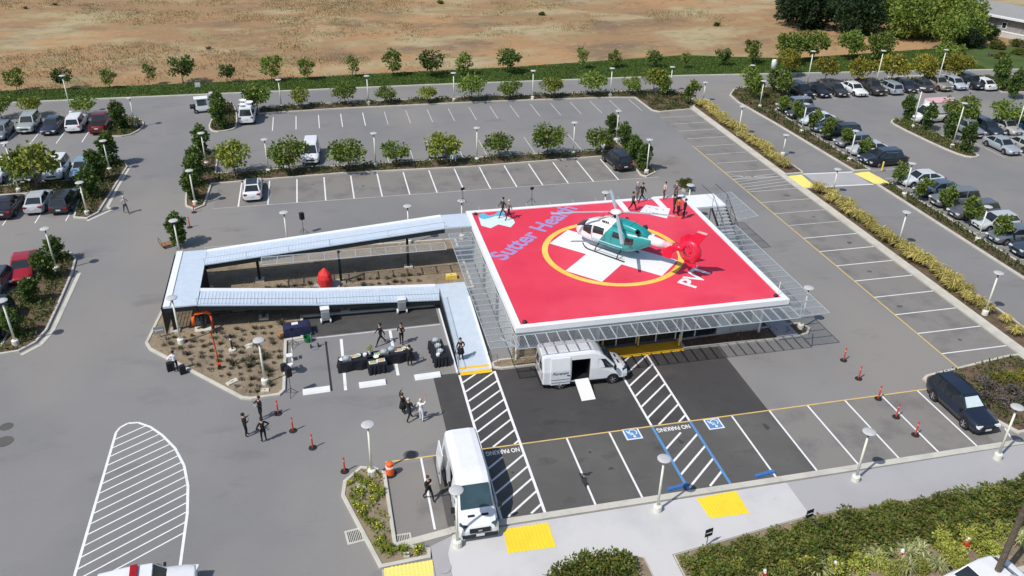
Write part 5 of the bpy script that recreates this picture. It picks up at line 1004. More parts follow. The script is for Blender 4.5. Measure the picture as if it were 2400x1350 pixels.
MB().box((-.9, 0, 1.75), (2.8, 1.9, 1.2)).build('cargo_box', M['white_metal'], tr); MB().box((-.9, 0, 2.37), (2.84, 1.94, .06)).build('box_trim', M['heli_pink'], tr)
# utility cart
uc = empty('utility_cart', tuple(G(475, 262)), R(8)); tag(uc, 'small white enclosed utility cart beside the columnar evergreen', 'utility cart')
MB().loft([[(x, -.6*k, .28), (x, .6*k, .28), (x, .62*k, .5), (x, .58*k, z), (x, -.58*k, z), (x, -.62*k, .5)] for x, z, k in ((1.15, .5, .8), (1.1, .75, .95), (.75, .95, 1), (-.7, .9, 1), (-.75, .8, 1))]).build('body', paint(WH), uc)
for x in (.72, -.62):
    for s in (-1, 1): MB().bar((x, s*.55, .9), (x*.85, s*.52, 1.75), .06, .06).build('pillar', M['white_metal'], uc)
MB().box((0, 0, 1.8), (1.65, 1.25, .09)).build('roof', M['white_metal'], uc)
for s in (-1, 1): panel([(.68, s*.56, .93), (-.6, s*.56, .93), (-.5, s*.53, 1.7), (.58, s*.53, 1.7)] if s > 0 else [(-.6, s*.56, .93), (.68, s*.56, .93), (.58, s*.53, 1.7), (-.5, s*.53, 1.7)], .05, .01, 'side_window', M['glass_teal'], uc)
MB().box((-1.05, 0, .78), (.7, 1.1, .28)).build('cargo_tray', M['black'], uc)
tm, rm = wheel_meshes(.26)
for x in (.75, -.75):
    for s in (-1, 1): t_ = link('wheel', tm, uc, (x, s*.56, .26)); link('rim', rm, t_); t_.rotation_euler.z = math.pi if s < 0 else 0

# ---------------------------------------------------------------- people
CL = {}
def cloth(c):
    if c not in CL: CL[c] = mat('cloth', c, .9, var=.15, scale=7, bump=.15)
    return CL[c]
SKIN = [mat('skin', (.5, .3, .2), .55, var=.05), mat('skin', (.27, .15, .09), .55, var=.05)]
HAIR = {'black': mat('hair', (.012, .01, .009), .6, var=.2), 'brown': mat('hair', (.06, .035, .02), .6, var=.2), 'grey': mat('hair', (.5, .5, .48), .6, var=.1)}
def person(loc, face, label, top=(.02, .02, .022), bottom=(.015, .015, .018), pose='stand', hair='black', h=1.75, skin=0, skirt=False, group=None, arms=None, shoe=(.01, .01, .01)):
    stride = {'walk': .3, 'stride': .38}.get(pose, .05); V = []; E = []; Rr = []; T = []
    def v(p, r, par=None, t='top'):
        V.append(p); Rr.append(r); T.append(t); i = len(V)-1
        if par is not None: E.append((par, i))
        return i
    pel = v((0, 0, .95), (.15, .12), None, 'bottom'); wa = v((.0, 0, 1.1), (.135, .1), pel); ch = v((.0, 0, 1.3), (.17, .115), wa); sh = v((0, 0, 1.43), (.12, .085), ch); nk = v((.01, 0, 1.52), (.055, .055), sh, 'skin')
    jw = v((.03, 0, 1.59), (.07, .07), nk, 'skin'); hd = v((.02, 0, 1.67), (.093, .085), jw, 'skin'); v((.0, 0, 1.745), (.075, .07), hd, 'skin'); v((.125, 0, 1.645), (.014, .014), hd, 'skin')
    for s in (-1, 1):
        k = stride*s; hip = v((0, s*.1, .88), (.1, .095), pel, 'bottom'); kn = v((.04+k*.55, s*.11, .49), (.066, .066), hip, 'bottom'); an = v((k*1.0-(.06 if k < -.1 else 0), s*.11, .1 if k > -.1 else .16), (.045, .045), kn, 'bottom'); v((k*1.0+.14-(.06 if k < -.1 else 0), s*.125, .045 if k > -.1 else .07), (.042, .038), an, 'shoe')
        a = v((0, s*.2, 1.4), (.068, .065), sh); mode = (arms or {}).get(s, 'swing' if stride > .1 else 'down')
        el, wr, hn = {'down': ((-.03, s*.27, 1.12), (.05, s*.27, .88), (.07, s*.265, .8)), 'swing': ((-.05-k*.3, s*.27, 1.13), (.06-k*.7, s*.26, .92), (.1-k*.8, s*.255, .85)),
                      'up': ((.12, s*.3, 1.6), (.2, s*.2, 1.85), (.22, s*.18, 1.95)), 'phone': ((.12, s*.28, 1.2), (.3, s*.12, 1.42), (.34, s*.08, 1.5)), 'fold': ((.06, s*.28, 1.16), (.26, s*.05, 1.18), (.28, -s*.03, 1.2)), 'hip': ((-.08, s*.42, 1.18), (.06, s*.22, 1.02), (.09, s*.17, 1.0))}[mode]
        e = v(el, (.05, .048), a); w_ = v(wr, (.034, .03), e, 'skin' if top[0] > .3 else 'top'); hh = v(hn, (.036, .022), w_, 'skin'); d = (Vector(hn)-Vector(wr)).normalized(); q = d.cross(Vector((0, 1, .2))).normalized()
        for j, l in enumerate((.075, .085, .08, .06)):
            b = Vector(hn)+q*(j-1.5)*.02+d*.03; f1 = v(tuple(b+d*l*.5), (.009, .009), hh, 'skin'); v(tuple(b+d*l+Vector((.012, -s*.012, 0))), (.008, .008), f1, 'skin')
        tb = Vector(hn)-d*.02+q*.045; v(tuple(tb+d*.03+q*.02), (.01, .01), hh, 'skin')
    me = bpy.data.meshes.new('p'); me.from_pydata(V, E, []); o = bpy.data.objects.new('p', me); COL.objects.link(o)
    md = o.modifiers.new('s', 'SKIN'); sv_ = me.skin_vertices[0].data
    for i, r in enumerate(Rr): sv_[i].radius = (r[0], r[1]); sv_[i].use_root = (i == 0)
    md.use_smooth_shade = True; sb = o.modifiers.new('u', 'SUBSURF'); sb.levels = 1; sb.render_levels = 1
    m2 = bpy.data.meshes.new_from_object(o.evaluated_get(bpy.context.evaluated_depsgraph_get())); bpy.data.objects.remove(o); bpy.data.meshes.remove(me)
    ms = [cloth(top), cloth(bottom), SKIN[skin], cloth(shoe)]; m2.materials.clear()
    for x in ms: m2.materials.append(x)
    segs = [(Vector(V[a]), Vector(V[b]), T[b]) for a, b in E]; ix = {'top': 0, 'bottom': 1, 'skin': 2, 'shoe': 3}
    for p in m2.polygons:
        c = p.center; best = None
        for a, b, t in segs:
            ab = b-a; u = max(0, min(1, (c-a).dot(ab)/ab.length_squared)); dd = (c-(a+ab*u)).length
            if best is None or dd < best[0]: best = (dd, t)
        t = best[1]
        if t == 'top' and c.z < 1.0 and abs(c.y) < .19: t = 'bottom'
        p.material_index = ix[t]
    root = link('person', m2, None, loc, R(face)); root.scale = (h/1.78,)*3; tag(root, label, 'person', group)
    MB().loft([[(-.012+r*1.12*math.cos(a), r*math.sin(a)*1.02, z) for a in (2*math.pi*k/12 for k in range(12))] for z, r in ((1.62, .07), (1.66, .096), (1.72, .101), (1.77, .085), (1.8, .045))]).build('hair', HAIR[hair], root, smooth=True).location.x = -.018
    ey = MB(); [ey.ell((.108, s*.034, 1.672), (.012, .014, .01), 6, 4) for s in (-1, 1)]; ey.build('eyes', M['black'], root)
    if skirt: MB().loft([[(r*math.cos(a), r*1.1*math.sin(a), z) for a in (2*math.pi*k/14 for k in range(14))] for z, r in ((1.04, .16), (.9, .19), (.55, .25))]).build('skirt', cloth(bottom), root, smooth=True)
    return root
def at(px, z=0): return tuple(G(*px, z))
BLK = (.015, .015, .017); DGY = (.05, .05, .055)
person(at((297, 500)), -60, 'person in a grey shirt and dark trousers standing alone in the left drive', (.42, .42, .42), (.06, .065, .07), 'walk', 'grey', arms={1: 'phone', -1: 'down'})
person(at((414, 872)), 100, 'person in a white shirt standing at the kerb between black bags', (.78, .79, .82), (.012, .014, .02), arms={1: 'hip', -1: 'phone'})
person(at((578, 1022)), 10, 'leftmost of the three people in black near the painted island', BLK, BLK, arms={1: 'phone', -1: 'fold'}); person(at((613, 982)), -140, 'person in black at the back of the group of three', BLK, BLK, arms={1: 'fold', -1: 'phone'}); person(at((620, 1035)), 120, 'front right person in black of the group of three', BLK, BLK, 'stand', arms={1: 'hip', -1: 'hip'}, h=1.8)
person(at((945, 970)), 45, 'person in a black dress raising a hand towards the helipad', BLK, BLK, skirt=True, hair='brown', h=1.65, arms={1: 'up', -1: 'down'}); person(at((960, 985)), 40, 'grey-haired person in a dark suit beside the person waving in white', BLK, BLK, 'walk', 'grey', arms={1: 'down', -1: 'fold'}); person(at((988, 987)), 50, 'person in white clothes waving one arm high', (.75, .77, .78), (.74, .76, .76), hair='grey', arms={1: 'down', -1: 'up'})
person(at((1005, 1172)), -60, 'person in black walking beside the near white van', BLK, BLK, 'walk', 'brown', arms={1: 'swing', -1: 'phone'})
person(at((1080, 842), .22), -80, 'person in a black coat standing on the foot of the ramp', BLK, BLK, skirt=True, arms={1: 'fold', -1: 'down'})
person(at((893, 808)), 200, 'person in black walking behind the buffet table', BLK, BLK, 'stride', h=1.8); person(at((942, 806)), -120, 'person with bare arms standing behind the right of the buffet table', (.03, .02, .02), BLK, arms={1: 'fold', -1: 'fold'}, skin=0); person(at((961, 858)), 95, 'person in black serving at the front of the buffet table', BLK, BLK, arms={1: 'phone', -1: 'phone'})
person(at((1178, 508), ZP), 200, 'person in a dark suit striding on the painted logo, ahead of another', DGY, BLK, 'stride', arms={1: 'swing', -1: 'swing'}); person(at((1192, 514), ZP), 195, 'grey-clad person striding behind the suited person on the logo', (.2, .18, .18), BLK, 'walk', 'grey')
person(at((1482, 494), ZP), -30, 'person in dark grey walking beside the white weight box', (.08, .08, .08), BLK, 'walk'); person(at((1503, 472), ZP), 200, 'person in black striding at the back edge of the helipad', BLK, BLK, 'stride'); person(at((1492, 470), ZP), 10, 'grey-haired person at the back edge behind the striding one', (.12, .12, .13), (.1, .1, .1), hair='grey')
person(at((1556, 466), ZP), 190, 'person in a pale top by the white stripe at the back edge', (.5, .45, .45), (.06, .05, .06), h=1.6); person(at((1582, 470), ZP), -100, 'person in grey standing at the back right corner of the helipad', (.12, .11, .12), (.1, .09, .09), arms={1: 'hip', -1: 'phone'}, h=1.85)
person(at((1602, 512), ZP), 150, 'person in black nearest the right rim of the helipad', BLK, BLK, h=1.8); person(at((1588, 506), ZP), 20, 'person in black with an orange vest in the helipad corner group', (.5, .14, .05), (.04, .015, .015)); person(at((1578, 500), ZP), -20, 'person in dark clothes at the back of the helipad corner group', (.04, .03, .03), BLK)
person(at((266, 266)), 180, 'person in black standing behind the dark red pickup', BLK, BLK); person(at((1062, 392)), -90, 'person in a pale blue shirt standing in the middle bed', (.4, .58, .7), (.02, .02, .025), hair='grey')

# ---------------------------------------------------------------- street furniture and event things
def cone_post(px, label, s=1, tall=True):
    o = empty('delineator_post', tuple(G(*px))); o.scale = (s, s, s)
    MB().lathe([(.27, 0), (.26, .05), (.12, .09)], 8).build('base', M['rubber'], o)
    MB().lathe([(.055, .06), (.05, 1.0), (.03, 1.05)], 8).build('post', M['red_orange'], o)
    MB().lathe([(.058, .82), (.057, .9)], 8).build('reflector', M['heli_pink'], o)
    MB().box((0, 0, 1.08), (.14, .03, .06)).build('handle', M['red_orange'], o); return tag(o, label, 'delineator', 'orange delineator posts')
for px, lab in (((652, 970), 'orange post nearest the three people in black'), ((687, 1010), 'orange post second from the earth bed'), ((733, 1050), 'orange post third from the earth bed'), ((808, 1105), 'orange post just left of the front planter'), ((1977, 845), 'lone orange post in the open lane right of the helipad'), ((2012, 888), 'orange post in the lane behind the yellow line'), ((2058, 935), 'orange post standing on the yellow line'), ((2100, 978), 'orange post in the empty stalls, middle one'), ((2145, 1020), 'frontmost orange post in the empty stalls'), ((455, 498), 'orange post at the front tip of the middle bed'), ((445, 533), 'orange post behind the ramp corner')): cone_post(px, lab, .95)
o = empty('safety_barrel', tuple(G(915, 1112))); tag(o, 'squat orange barrel at the corner of the front planter', 'barrel'); MB().lathe([(.36, 0), (.36, .08), (.26, .1)], 12).build('base', M['rubber'], o); MB().lathe([(.25, .08), (.24, .45), (.22, .48), (.2, .85), (.1, .92)], 12).build('drum', M['orange'], o); MB().lathe([(.252, .55), (.25, .65)], 12).build('reflector', M['white_metal'], o)
def stop(px, rz, label, m='white_metal', L=1.75):
    p = G(*px); o = MB().loft([[(x, -.11, 0), (x, .11, 0), (x, .08, .13), (x, -.08, .13)] for x in (-L/2, -L/2+.03, L/2-.03, L/2)]).build('wheel_stop', M[m], None, loc=tuple(p), rz=rz); o.scale = (1, 2.7, 1) if m == 'white_metal' else (1, 1.2, 1); return tag(o, label, 'wheel stop', 'wheel stops')
stop((742, 916), R(2), 'white wheel stop nearest the earth bed'); stop((873, 900), R(2), 'white wheel stop in front of the buffet table'); stop((1002, 882), R(2), 'white wheel stop nearest the ramp foot')
stop((1588, 1143), R(8), 'blue wheel stop at the hatched blue bay', 'blue_plastic', 1.3); stop((1792, 1112), R(8), 'blue wheel stop in the right accessible stall', 'blue_plastic', 1.3)
# buffet
def buffet(px, L, D, rz, label):
    p = G(*px); o = empty('buffet_table', (p.x, p.y, 0), rz); tag(o, label, 'table'); n = 40; rings = []
    for z, k, wv in ((.0, 1.05, .07), (.4, 1.02, .045), (.74, 1.0, .008), (.76, .99, 0)):
        ring_ = []
        for i in range(n):
            u = i/n*4; s_ = int(u); f = u-s_; c = [(-1, -1), (1, -1), (1, 1), (-1, 1), (-1, -1)]; x = c[s_][0]+(c[s_+1][0]-c[s_][0])*f; y = c[s_][1]+(c[s_+1][1]-c[s_][1])*f; wob = wv*math.sin(i*2.6)
            ring_.append((x*(L/2*k+wob), y*(D/2*k+wob), z))
        rings.append(ring_)
    MB().loft(rings).build('tablecloth', M['black_cloth'], o); return o
tb = buffet((882, 852), 5.0, .85, R(6), 'long buffet table under a black cloth in the service stalls'); tc = buffet((885, 866), 1.2, 1.1, R(6), 'short black table pushed against the front of the buffet'); td = buffet((1028, 838), .95, 2.3, R(4), 'black-clothed drinks table beside the ramp')
r = random.Random(3)
def dish(o, x, y, kind, label):
    m = o.matrix_basis @ Vector((x, y, 0)); rz = o.rotation_euler.z; z = .765; d = None
    if kind == 'bowl': d = empty('bowl', (m.x, m.y, z)); MB().lathe([(.08, 0), (.16, .06), (.2, .13), (.18, .13), (.12, .06)], 14).build('dish', M['ceramic'], d); MB().ell((0, 0, .09), (.15, .15, .04), 10, 4).build('food', M[r.choice(['food_green', 'food_warm', 'ceramic'])], d)
    elif kind == 'tray': d = empty('tray', (m.x, m.y, z), rz); MB().box((0, 0, .02), (.55, .36, .035)).build('dish', M['ceramic'], d); MB().box((0, 0, .06), (.46, .28, .05), 0, 0, 0, .85).build('food', M[r.choice(['food_green', 'food_warm'])], d)
    elif kind == 'chafing': d = empty('chafing_dish', (m.x, m.y, z), rz); MB().box((0, 0, .1), (.58, .38, .18)).build('pan', M['rim'], d); MB().lathe([(.24, .19), (.22, .28), (.08, .34)], 14).build('lid', M['galv'], d)
    elif kind == 'flowers': d = empty('flower_arrangement', (m.x, m.y, z)); MB().lathe([(.08, 0), (.11, .2)], 10).build('vase', M['ceramic'], d); link('blooms', crown_mesh('blooms', M['leaf_pale'], 240, .26, .28, .15, .1, 9, 7, 1, .3, 0), d)
    elif kind == 'plates': d = MB().lathe([(.1, 0), (.14, .02), (.14, .16), (.05, .165)], 14).build('plate_stack', M['ceramic'], None, loc=(m.x, m.y, z))
    elif kind == 'bottles':
        d = empty('bottle_tub', (m.x, m.y, z)); MB().lathe([(.2, 0), (.24, .16), (.22, .16), (.19, .05)], 14).build('tub', M['galv'], d)
        for k in range(6): a = k*1.05; MB().lathe([(.035, .05), (.035, .22), (.015, .26), (.015, .3)], 8, (.1*math.cos(a), .1*math.sin(a), 0)).build('bottle', M['lamp_glass'], d)
    tag(d, label, kind if kind not in ('tray', 'chafing', 'plates', 'bottles') else {'tray': 'tray', 'chafing': 'dish', 'plates': 'plates', 'bottles': 'bottle tub'}[kind], 'things on the buffet tables')
for i, (x, k) in enumerate(((-2.9, 'bowl'), (-2.5, 'chafing'), (-1.9, 'tray'), (-1.5, 'bowl'), (-.9, 'plates'), (-.45, 'flowers'), (.2, 'tray'), (.7, 'chafing'), (1.4, 'chafing'), (2.0, 'tray'), (2.5, 'bowl'), (2.9, 'plates'))): dish(tb, x*.8, r.uniform(-.15, .2), k, f'{k if k != "plates" else "plate stack"}, {ORD[i]} from the left along the long buffet')
for x, y, k, lab in ((-.3, -.2, 'tray', 'left tray on the short black table'), (.25, -.1, 'tray', 'right tray on the short black table'), (.0, .3, 'bowl', 'bowl at the back of the short black table')): dish(tc, x, y, k, lab)
for x, y, k, lab in ((0, .85, 'chafing', 'white-lidded dish at the back of the drinks table'), (0, .2, 'bottles', 'bottle tub in the middle of the drinks table'), (.0, -.5, 'bottles', 'bottle tub at the front of the drinks table'), (-.2, -.85, 'plates', 'plate stack at the front of the drinks table')): dish(td, x, y, k, lab)
# equipment on stands
def stand(px, h, label, box=None, z=0, cat='speaker stand', name='speaker_stand'):
    o = empty(name, tuple(G(*px, z))); tag(o, label, cat)
    for k in range(3): a = k*2.09+.4; MB().tube([(0, 0, .55), (.45*math.cos(a), .45*math.sin(a), .02)], .018, 5).build('leg', M['black'], o)
    MB().tube([(0, 0, .2), (0, 0, h)], .02, 6).build('pole', M['black'], o)
    if box: MB().box((0, 0, h+box[2]/2), box, R(25)).build('speaker' if name == 'speaker_stand' else 'camera', M['black'], o)
    return o
stand((712, 548), 1.45, 'black loudspeaker on a tripod behind the upper ramp', (.36, .36, .62)); stand((683, 925), 1.5, 'black speaker stand at the front kerb of the earth bed', (.34, .36, .65)); stand((688, 812), 1.35, 'black tripod stand beside the covered equipment cart', (.2, .1, .2), 0, 'tripod', 'tripod'); stand((1246, 478), 1.35, 'camera tripod at the back edge of the helipad', (.28, .16, .2), ZP, 'tripod', 'camera_tripod'); stand((1085, 478), 1.3, 'camera tripod near the back left corner of the helipad', (.3, .16, .2), ZP, 'tripod', 'camera_tripod')
for px, lab in (((400, 868), 'black bag left of the person in the white shirt'), ((430, 875), 'black bag right of the person in the white shirt'), ((667, 872), 'black equipment case on the kerb of the earth bed')):
    o = empty('equipment_bag', tuple(G(*px)), R(20)); tag(o, lab, 'bag'); MB().box((0, 0, .32), (.42, .34, .62), 0, 0, 0, .88).build('body', M['black_cloth'], o); MB().tube([(-.1, 0, .62), (-.1, 0, .75), (.1, 0, .75), (.1, 0, .62)], .015, 5).build('handle', M['black'], o)
def chair(px, rz, label, m='white_metal'):
    o = empty('folding_chair', tuple(G(*px)), rz); tag(o, label, 'chair'); MB().box((0, 0, .45), (.42, .42, .03)).build('seat', M[m], o); MB().box((-.2, 0, .75), (.03, .42, .28)).build('backrest', M[m], o)
    for x in (-.19, .19):
        for y in (-.19, .19): MB().tube([(x, y, 0), (x, y, .45 if x > 0 else .88)], .014, 5).build('leg', M['grey_metal'], o)
chair((682, 868), R(200), 'white folding chair in front of the black case'); chair((680, 845), R(190), 'white folding chair behind the other one at the bed kerb')
o = empty('equipment_cart', tuple(G(697, 782)), R(8)); tag(o, 'low cart under a dark navy cover at the edge of the earth bed', 'cart'); MB().loft([[(x*k, y*k, z) for x, y in ((-.95, -.5), (.95, -.55), (1.0, .45), (-.9, .5))] for z, k in ((0.02, 1.05), (.5, 1.03), (.8, .95), (.86, .7))]).build('cover', M['navy_cloth'], o); MB().box((-.1, 0, .89), (.45, .3, .05)).build('papers', M['white_cloth'], o); MB().box((-1.15, -.2, .25), (.5, .5, .4), .4, 0, 0, .7).build('rolled_cloth', M['wood'], o)
o = empty('green_bin', tuple(G(722, 800))); tag(o, 'green plastic tub beside the hand truck', 'tub'); MB().lathe([(.24, 0), (.3, .42), (.27, .42), (.22, .05)], 14).build('tub', M['green_plastic'], o)
o = empty('hand_truck', tuple(G(738, 815)), R(-80)); tag(o, 'metal hand truck standing beside the green tub', 'hand truck')
for y in (-.2, .2): MB().tube([(0, y, .1), (-.05, y, 1.15), (-.05, y*.5, 1.28)], .018, 6).build('upright', M['rim'], o); MB().lathe([(.14, -.04), (.14, .04)], 12).build('wheel', M['rubber'], o)
for w_, y in zip([c for c in COL.objects if c.parent == o and c.name.startswith('wheel')], (-.26, .26)): w_.location = (-.08, y, .14); w_.rotation_euler.x = math.pi/2
MB().tube([(-.05, -.1, 1.28), (-.05, .1, 1.28)], .018, 6).build('grip', M['black'], o); MB().box((.15, 0, .03), (.32, .45, .03)).build('toe_plate', M['rim'], o)
for z in (.45, .8): MB().tube([(-.02, -.2, z), (-.02, .2, z)], .014, 5).build('rung', M['rim'], o)
def heater(px, rz, label):
    o = empty('steel_unit', tuple(G(*px)), rz); tag(o, label, 'metal unit'); MB().box((0, 0, .75), (.6, .5, .9)).build('cabinet', M['galv'], o); MB().box((0, 0, 1.23), (.66, .56, .06)).build('top', M['white_metal'], o); MB().box((0, -.26, .7), (.45, .02, .6)).build('panel', M['grey_metal'], o)
    for s in (-1, 1): w_ = MB().lathe([(.2, -.05), (.2, .05)], 14).build('wheel', M['white_metal'], o); w_.location = (s*.34, -.1, .2); w_.rotation_euler = (0, math.pi/2, 0)
heater((764, 755), R(3), 'steel wheeled unit on the dark asphalt, left of the pair below the ramp'); heater((942, 732), R(3), 'steel wheeled unit below the ramp, right of the pair')
# standpipe wrap, hose, marker posts
o = empty('orange_gantry', tuple(G(478, 772, .1)), R(5)); tag(o, 'orange padded arch over a dark pipe below the ramp corner', 'gantry')
MB().tube([(-.62, 0, .5), (-.6, 0, 1.15), (-.4, 0, 1.45), (.4, 0, 1.45), (.62, 0, 1.2)], .135, 10).build('arch', M['orange'], o, smooth=True); MB().tube([(.62, 0, 1.2), (.7, -.3, .1)], .08, 8).build('drop', M['red_orange'], o, smooth=True); MB().lathe([(.16, 0), (.16, 1.2)], 10, (0, .1, 0)).build('pipe', M['dark_steel'], o); MB().box((-.05, .05, .03), (1.15, .8, .12)).build('plinth', M['stone'], o)
h0 = [G(x, y, .14) for x, y in ((492, 776), (500, 800), (507, 830), (513, 862))]; tag(MB().tube(h0, .035, 7).build('orange_hose', M['red_orange'], smooth=True), 'long straight orange hose across the earth bed from the arch', 'hose')
o = empty('hydrant_valve', tuple(G(515, 864, .1))); tag(o, 'small red valve at the end of the orange hose', 'valve'); MB().lathe([(.1, 0), (.1, .3), (.06, .38)], 8).build('stem', M['dark_steel'], o); MB().lathe([(.16, .38), (.16, .42)], 10).build('wheel', M['red_orange'], o)
o = empty('bollard_light', tuple(G(545, 821, .1))); tag(o, 'black bollard light on a pale round base in the earth bed', 'bollard'); MB().lathe([(.26, -.05), (.26, .1), (.1, .13)], 12).build('base', M['stone'], o); MB().lathe([(.055, .1), (.055, .9)], 8).build('post', M['black'], o); MB().lathe([(.1, .9), (.1, 1.0)], 10).build('lens', M['lamp_glass'], o); MB().lathe([(.07, 1.0), (.09, 1.3), (.03, 1.35)], 10).build('cap', M['black'], o)
for px, d, rz, lab in (((587, 812), (.75, .6, .1), .3, 'pale utility lid behind the lamp in the earth bed'), ((545, 896), (.8, .4, .1), .6, 'long pale utility lid near the front kerb of the earth bed'), ((621, 916), (.55, .35, .1), 0, 'small pale lid in the tip of the earth bed'), ((846, 1140), (.55, .42, .12), 0, 'pale lid among the flowers of the front planter'), ((953, 1303), (.3, .3, .12), 0, 'small pale lid at the bottom of the front planter'), ((1058, 652), (.9, .5, .35), 0, 'yellow valve box beside the net in the courtyard')):
    o = empty('utility_box', tuple(G(*px, .1)), rz); tag(o, lab, 'utility box'); MB().box((0, 0, d[2]/2), d, 0, 0, 0, .94).build('lid', M['yellow_post'] if px[0] == 1058 else M['stone'], o); MB().box((0, 0, d[2]+.004), (d[0]*.2, .05, .02)).build('grip', M['dark_steel'], o)
# red covered unit in the courtyard
o = empty('covered_windsock', tuple(G(764, 676, .1))); tag(o, 'pointed bright red cover over equipment on a grey plinth in the courtyard', 'covered unit'); rr = random.Random(4); MB().box((.1, 0, .08), (2.0, 1.9, .16)).build('plinth', M['grey_concrete'], o)
MB().loft([[(R_*math.cos(a)*rr.uniform(.92, 1.08), R_*math.sin(a)*rr.uniform(.92, 1.08), z) for a in (2*math.pi*k/12 for k in range(12))] for z, R_ in ((.17, .42), (.5, .55), (1.0, .6), (1.35, .48), (1.7, .2), (1.85, .04))]).build('cover', M['red_cover'], o)
# bollards, sign posts, small things at the building front
for x in (-23.9, -21.2, -18.3):
    o = empty('yellow_bollard', (x, -19.5 if x < -19 else -20.1, .03)); MB().lathe([(.07, 0), (.07, 1.0), (.04, 1.05)], 10).build('post', M['yellow_post'], o); MB().lathe([(.11, 0), (.11, .04)], 10).build('collar', M['dark_steel'], o); tag(o, {-23.9: 'left yellow bollard on the orange ramp pad below the net', -21.2: 'middle yellow bollard on the orange ramp pad', -18.3: 'yellow bollard at the right end of the orange pad'}[x], 'bollard')
p = G(2066, 402); o = empty('yellow_bollard', tuple(p)); MB().lathe([(.09, 0), (.09, 1.1), (.05, 1.15)], 10).build('post', M['yellow_post'], o); MB().lathe([(.13, 0), (.13, .04)], 10).build('collar', M['dark_steel'], o); tag(o, 'yellow bollard at the far end of the crossing', 'bollard')
def sign(px, label, h=1.5, m='dark_steel', sz=(.45, .04, .5), rz=.2, z=0):
    o = empty('sign_post', tuple(G(*px, z)), rz); MB().lathe([(.03, 0), (.03, h)], 8).build('post', M['grey_metal'], o); MB().box((0, -.03, h-sz[2]/2), sz).build('panel', M[m], o); MB().box((0, -.055, h-sz[2]/2), (sz[0]*.8, .01, sz[2]*.12)).build('panel_band', M['white_metal'], o); return tag(o, label, 'sign')
sign((1655, 1280), 'small dark sign at the left end of the front hedge', 1.25, z=.1); sign((1888, 1238), 'small dark sign behind the front hedge at the pavement corner', 1.35, z=.1); sign((465, 212), 'pale notice sign on the verge behind the utility cart', 1.1, 'white_metal', (.7, .04, .6)); sign((2265, 212), 'small white sign behind the back right parked row', 1.2, 'white_metal', (.5, .04, .5)); sign((376, 790), 'wire-framed sign at the left kerb of the earth bed', .9, 'grey_metal', (.7, .04, .6), z=.1)
o = empty('green_planter_tub', tuple(G(1605, 447))); tag(o, 'round planter with a clipped green shrub behind the helipad corner', 'planter'); MB().lathe([(.35, 0), (.45, .55), (.4, .55), (.35, .2)], 12).build('tub', M['stone'], o); link('foliage', HE[0], o, (0, 0, .5)).scale = (.6, .6, .6)
o = empty('wooden_trolley', tuple(G(392, 578)), .5); tag(o, 'low wooden pallet trolley at the back corner of the ramp', 'trolley')
for k in range(5): MB().box((0, -.32+k*.16, .3), (1.0, .13, .03)).build('plank', M['wood'], o)
for x in (-.4, .4): MB().box((x, 0, .2), (.08, .75, .14)).build('bearer', M['dark_steel'], o)
MB().tube([(-.5, -.3, .3), (-.55, -.3, .9), (-.55, .3, .9), (-.5, .3, .3)], .02, 6).build('handle', M['dark_steel'], o)
for i, px in enumerate(((1790, 1350), (1955, 1330), (2112, 1302), (2265, 1275))):
    o = empty('red_marker', tuple(G(*px, .3)-Vector((0, 0, .23)))); o.scale = (1.15, 1.15, 1.15); MB().lathe([(.14, 0), (.15, .25), (.1, .45)], 8).build('body', M['red_cover'], o); MB().lathe([(.1, .45), (.07, .58), (.02, .62)], 8).build('cap', M['ceramic'], o)
    for s in (-1, 1): MB().box((s*.16, 0, .3), (.12, .1, .1)).build('outlet', M['red_orange'], o)
    tag(o, f'{ORD[i]} short red marker with a white cap from the left among the lime shrubs', 'marker post', 'red markers below the hedge')
# timber pole bottom right, barrier kerbs, white field tank
b = G(2318, 1385); o = empty('timber_pole', (b.x, b.y, 0)); tag(o, 'tall brown timber pole rising at the bottom right corner', 'pole'); MB().lathe([(.17, -.1), (.16, 2), (.14, 7.5)], 10).build('shaft', M['wood_pole'], o); MB().lathe([(.18, 1.2), (.18, 1.35)], 10).build('band', M['grey_metal'], o)
struct(MB().prism([(-13, -43.4), (12, -42.0), (12, -60), (-30, -60), (-24, -46)], -.02, .02).build('road', M['asphalt'])); struct(MB().box((-1.5, -42.6, .08), (24, .3, .16), R(3)).build('kerb', M['kerb']))
b = G(1812, 165); o = empty('white_tank', (b.x, b.y, .09)); tag(o, 'upright white cylinder standing on the verge beside the back road', 'tank'); MB().lathe([(.42, 0), (.42, 1.3), (.36, 1.5), (.1, 1.6)], 14).build('drum', M['white_metal'], o, smooth=True); MB().lathe([(.5, -.05), (.5, .06)], 12).build('base', M['stone'], o)
struct(MB().box((48, 42.2, .09), (13, .35, .18), R(-3)).build('kerb', M['kerb']))
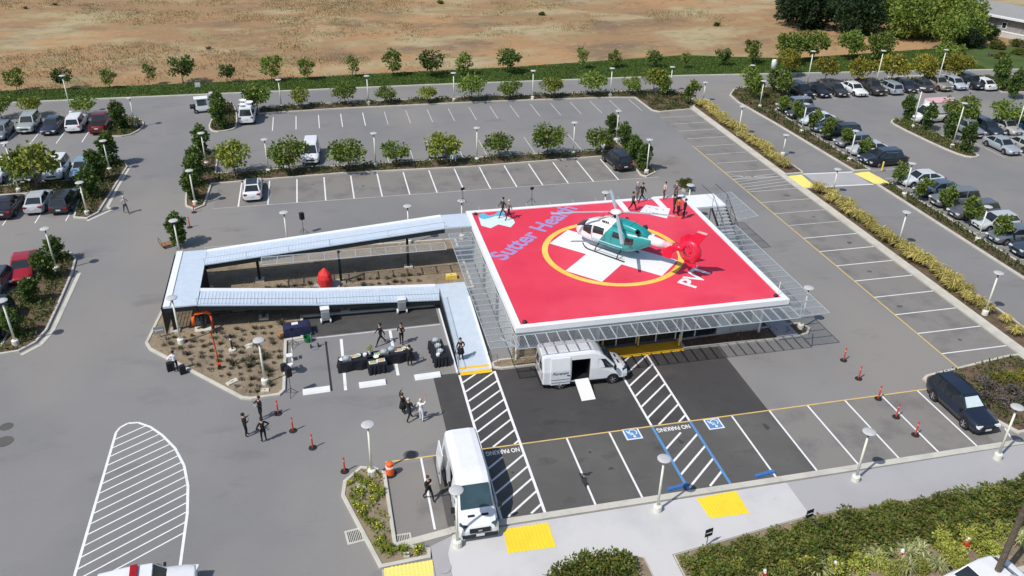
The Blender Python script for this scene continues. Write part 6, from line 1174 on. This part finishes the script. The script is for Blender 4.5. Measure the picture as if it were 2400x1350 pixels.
# grey building at the top right
A = G(2150, 5, 3.2); B = G(2400, 52, 3.2); d = (B-A); d.z = 0; d.normalize(); ang = math.atan2(d.y, d.x); nrm = Vector((-d.y, d.x, 0)); 
bl = empty('low_building', (A.x, A.y, 0), ang); tag(bl, 'low grey building with a white roof edge behind the wood', 'building'); LB_ = 70
MB().box((LB_/2-5, 6.5, 1.55), (LB_, 12, 3.1)).build('wall', M['siding'], bl); MB().box((LB_/2-5, 6.3, 3.35), (LB_+1, 13.6, .3)).build('roof_edge', M['white_metal'], bl); MB().box((LB_/2-5, 6.6, 3.52), (LB_+.4, 12.6, .08)).build('roof', M['shingle'], bl)
MB().box((LB_/2-5, .25, .45), (LB_, .9, .9)).build('plinth_wall', M['wall'], bl); MB().box((LB_/2-5, .25, .96), (LB_, 1.0, .1)).build('ledge', M['white_metal'], bl)
for k in range(9):
    x = 9+k*4.2; w_ = MB().box((x, .46, 2.0), (.9, .12, 1.1)).build('window', M['white_metal'], bl); MB().box((x, .42, 2.0), (.7, .1, .9)).build('pane', M['glass'], w_)
for k in range(int(LB_/1.2)): MB().box((-4.5+k*1.2, .48, 2.1), (.05, .06, 2.1)).build('batten', M['siding'], bl)
# scrub on the bank before the grey building, oil spots in the stalls
for i in range(22):
    x, y = random.uniform(66, 92), random.uniform(46, 60)
    if y < 43.3+(66-x)*.1+3: continue
    plantobj('bank_shrub', bpy.data.objects['mauve_shrub'].data if i % 3 == 0 else HE[i % 3], x, y, .05, random.uniform(.7, 1.3), 'low scrubby bush on the bank in front of the grey building', 'shrub', 'scrub on the bank', .7)
r = random.Random(21)
for k in range(0, 46, 2):
    if k < 16: x, y = -50.57+2.75*(k+.5)+r.uniform(-.3, .3), 14+r.uniform(-1, 2)
    elif k < 28: x, y = 2.6+r.uniform(-1.5, 1.6), -W9*(k-16-.5)+2.7+r.uniform(-.3, .3)
    elif k < 36: x, y = -33+W9*(k-28)+r.uniform(-.3, .3), -31+r.uniform(-1.5, 1.5)
    else: x, y = r.uniform(-60, -45), r.uniform(-30, 8)
    if -55 < x < -31 and -21 < y < 1: continue
    blob((x, y), r.uniform(.1, .3), 12, r.uniform(.6, 1.4), r.uniform(.6, 1.4), 'oil_spot', .0065, 'worn_asphalt' if k < 28 or k > 35 else 'fresh_asphalt')
for i, px in enumerate(((1032, 8), (1270, 35), (1680, 60), (490, 115), (130, 12), (60, 20))):
    p = G(*px); plantobj('field_bush', HE[i % 3] if i < 3 else SP[0], p.x, p.y, -.05, (.55 if i < 3 else 1.6), f'{ORD[i]} small dark bush standing alone in the dry field', 'bush', 'bushes in the dry field', .8)
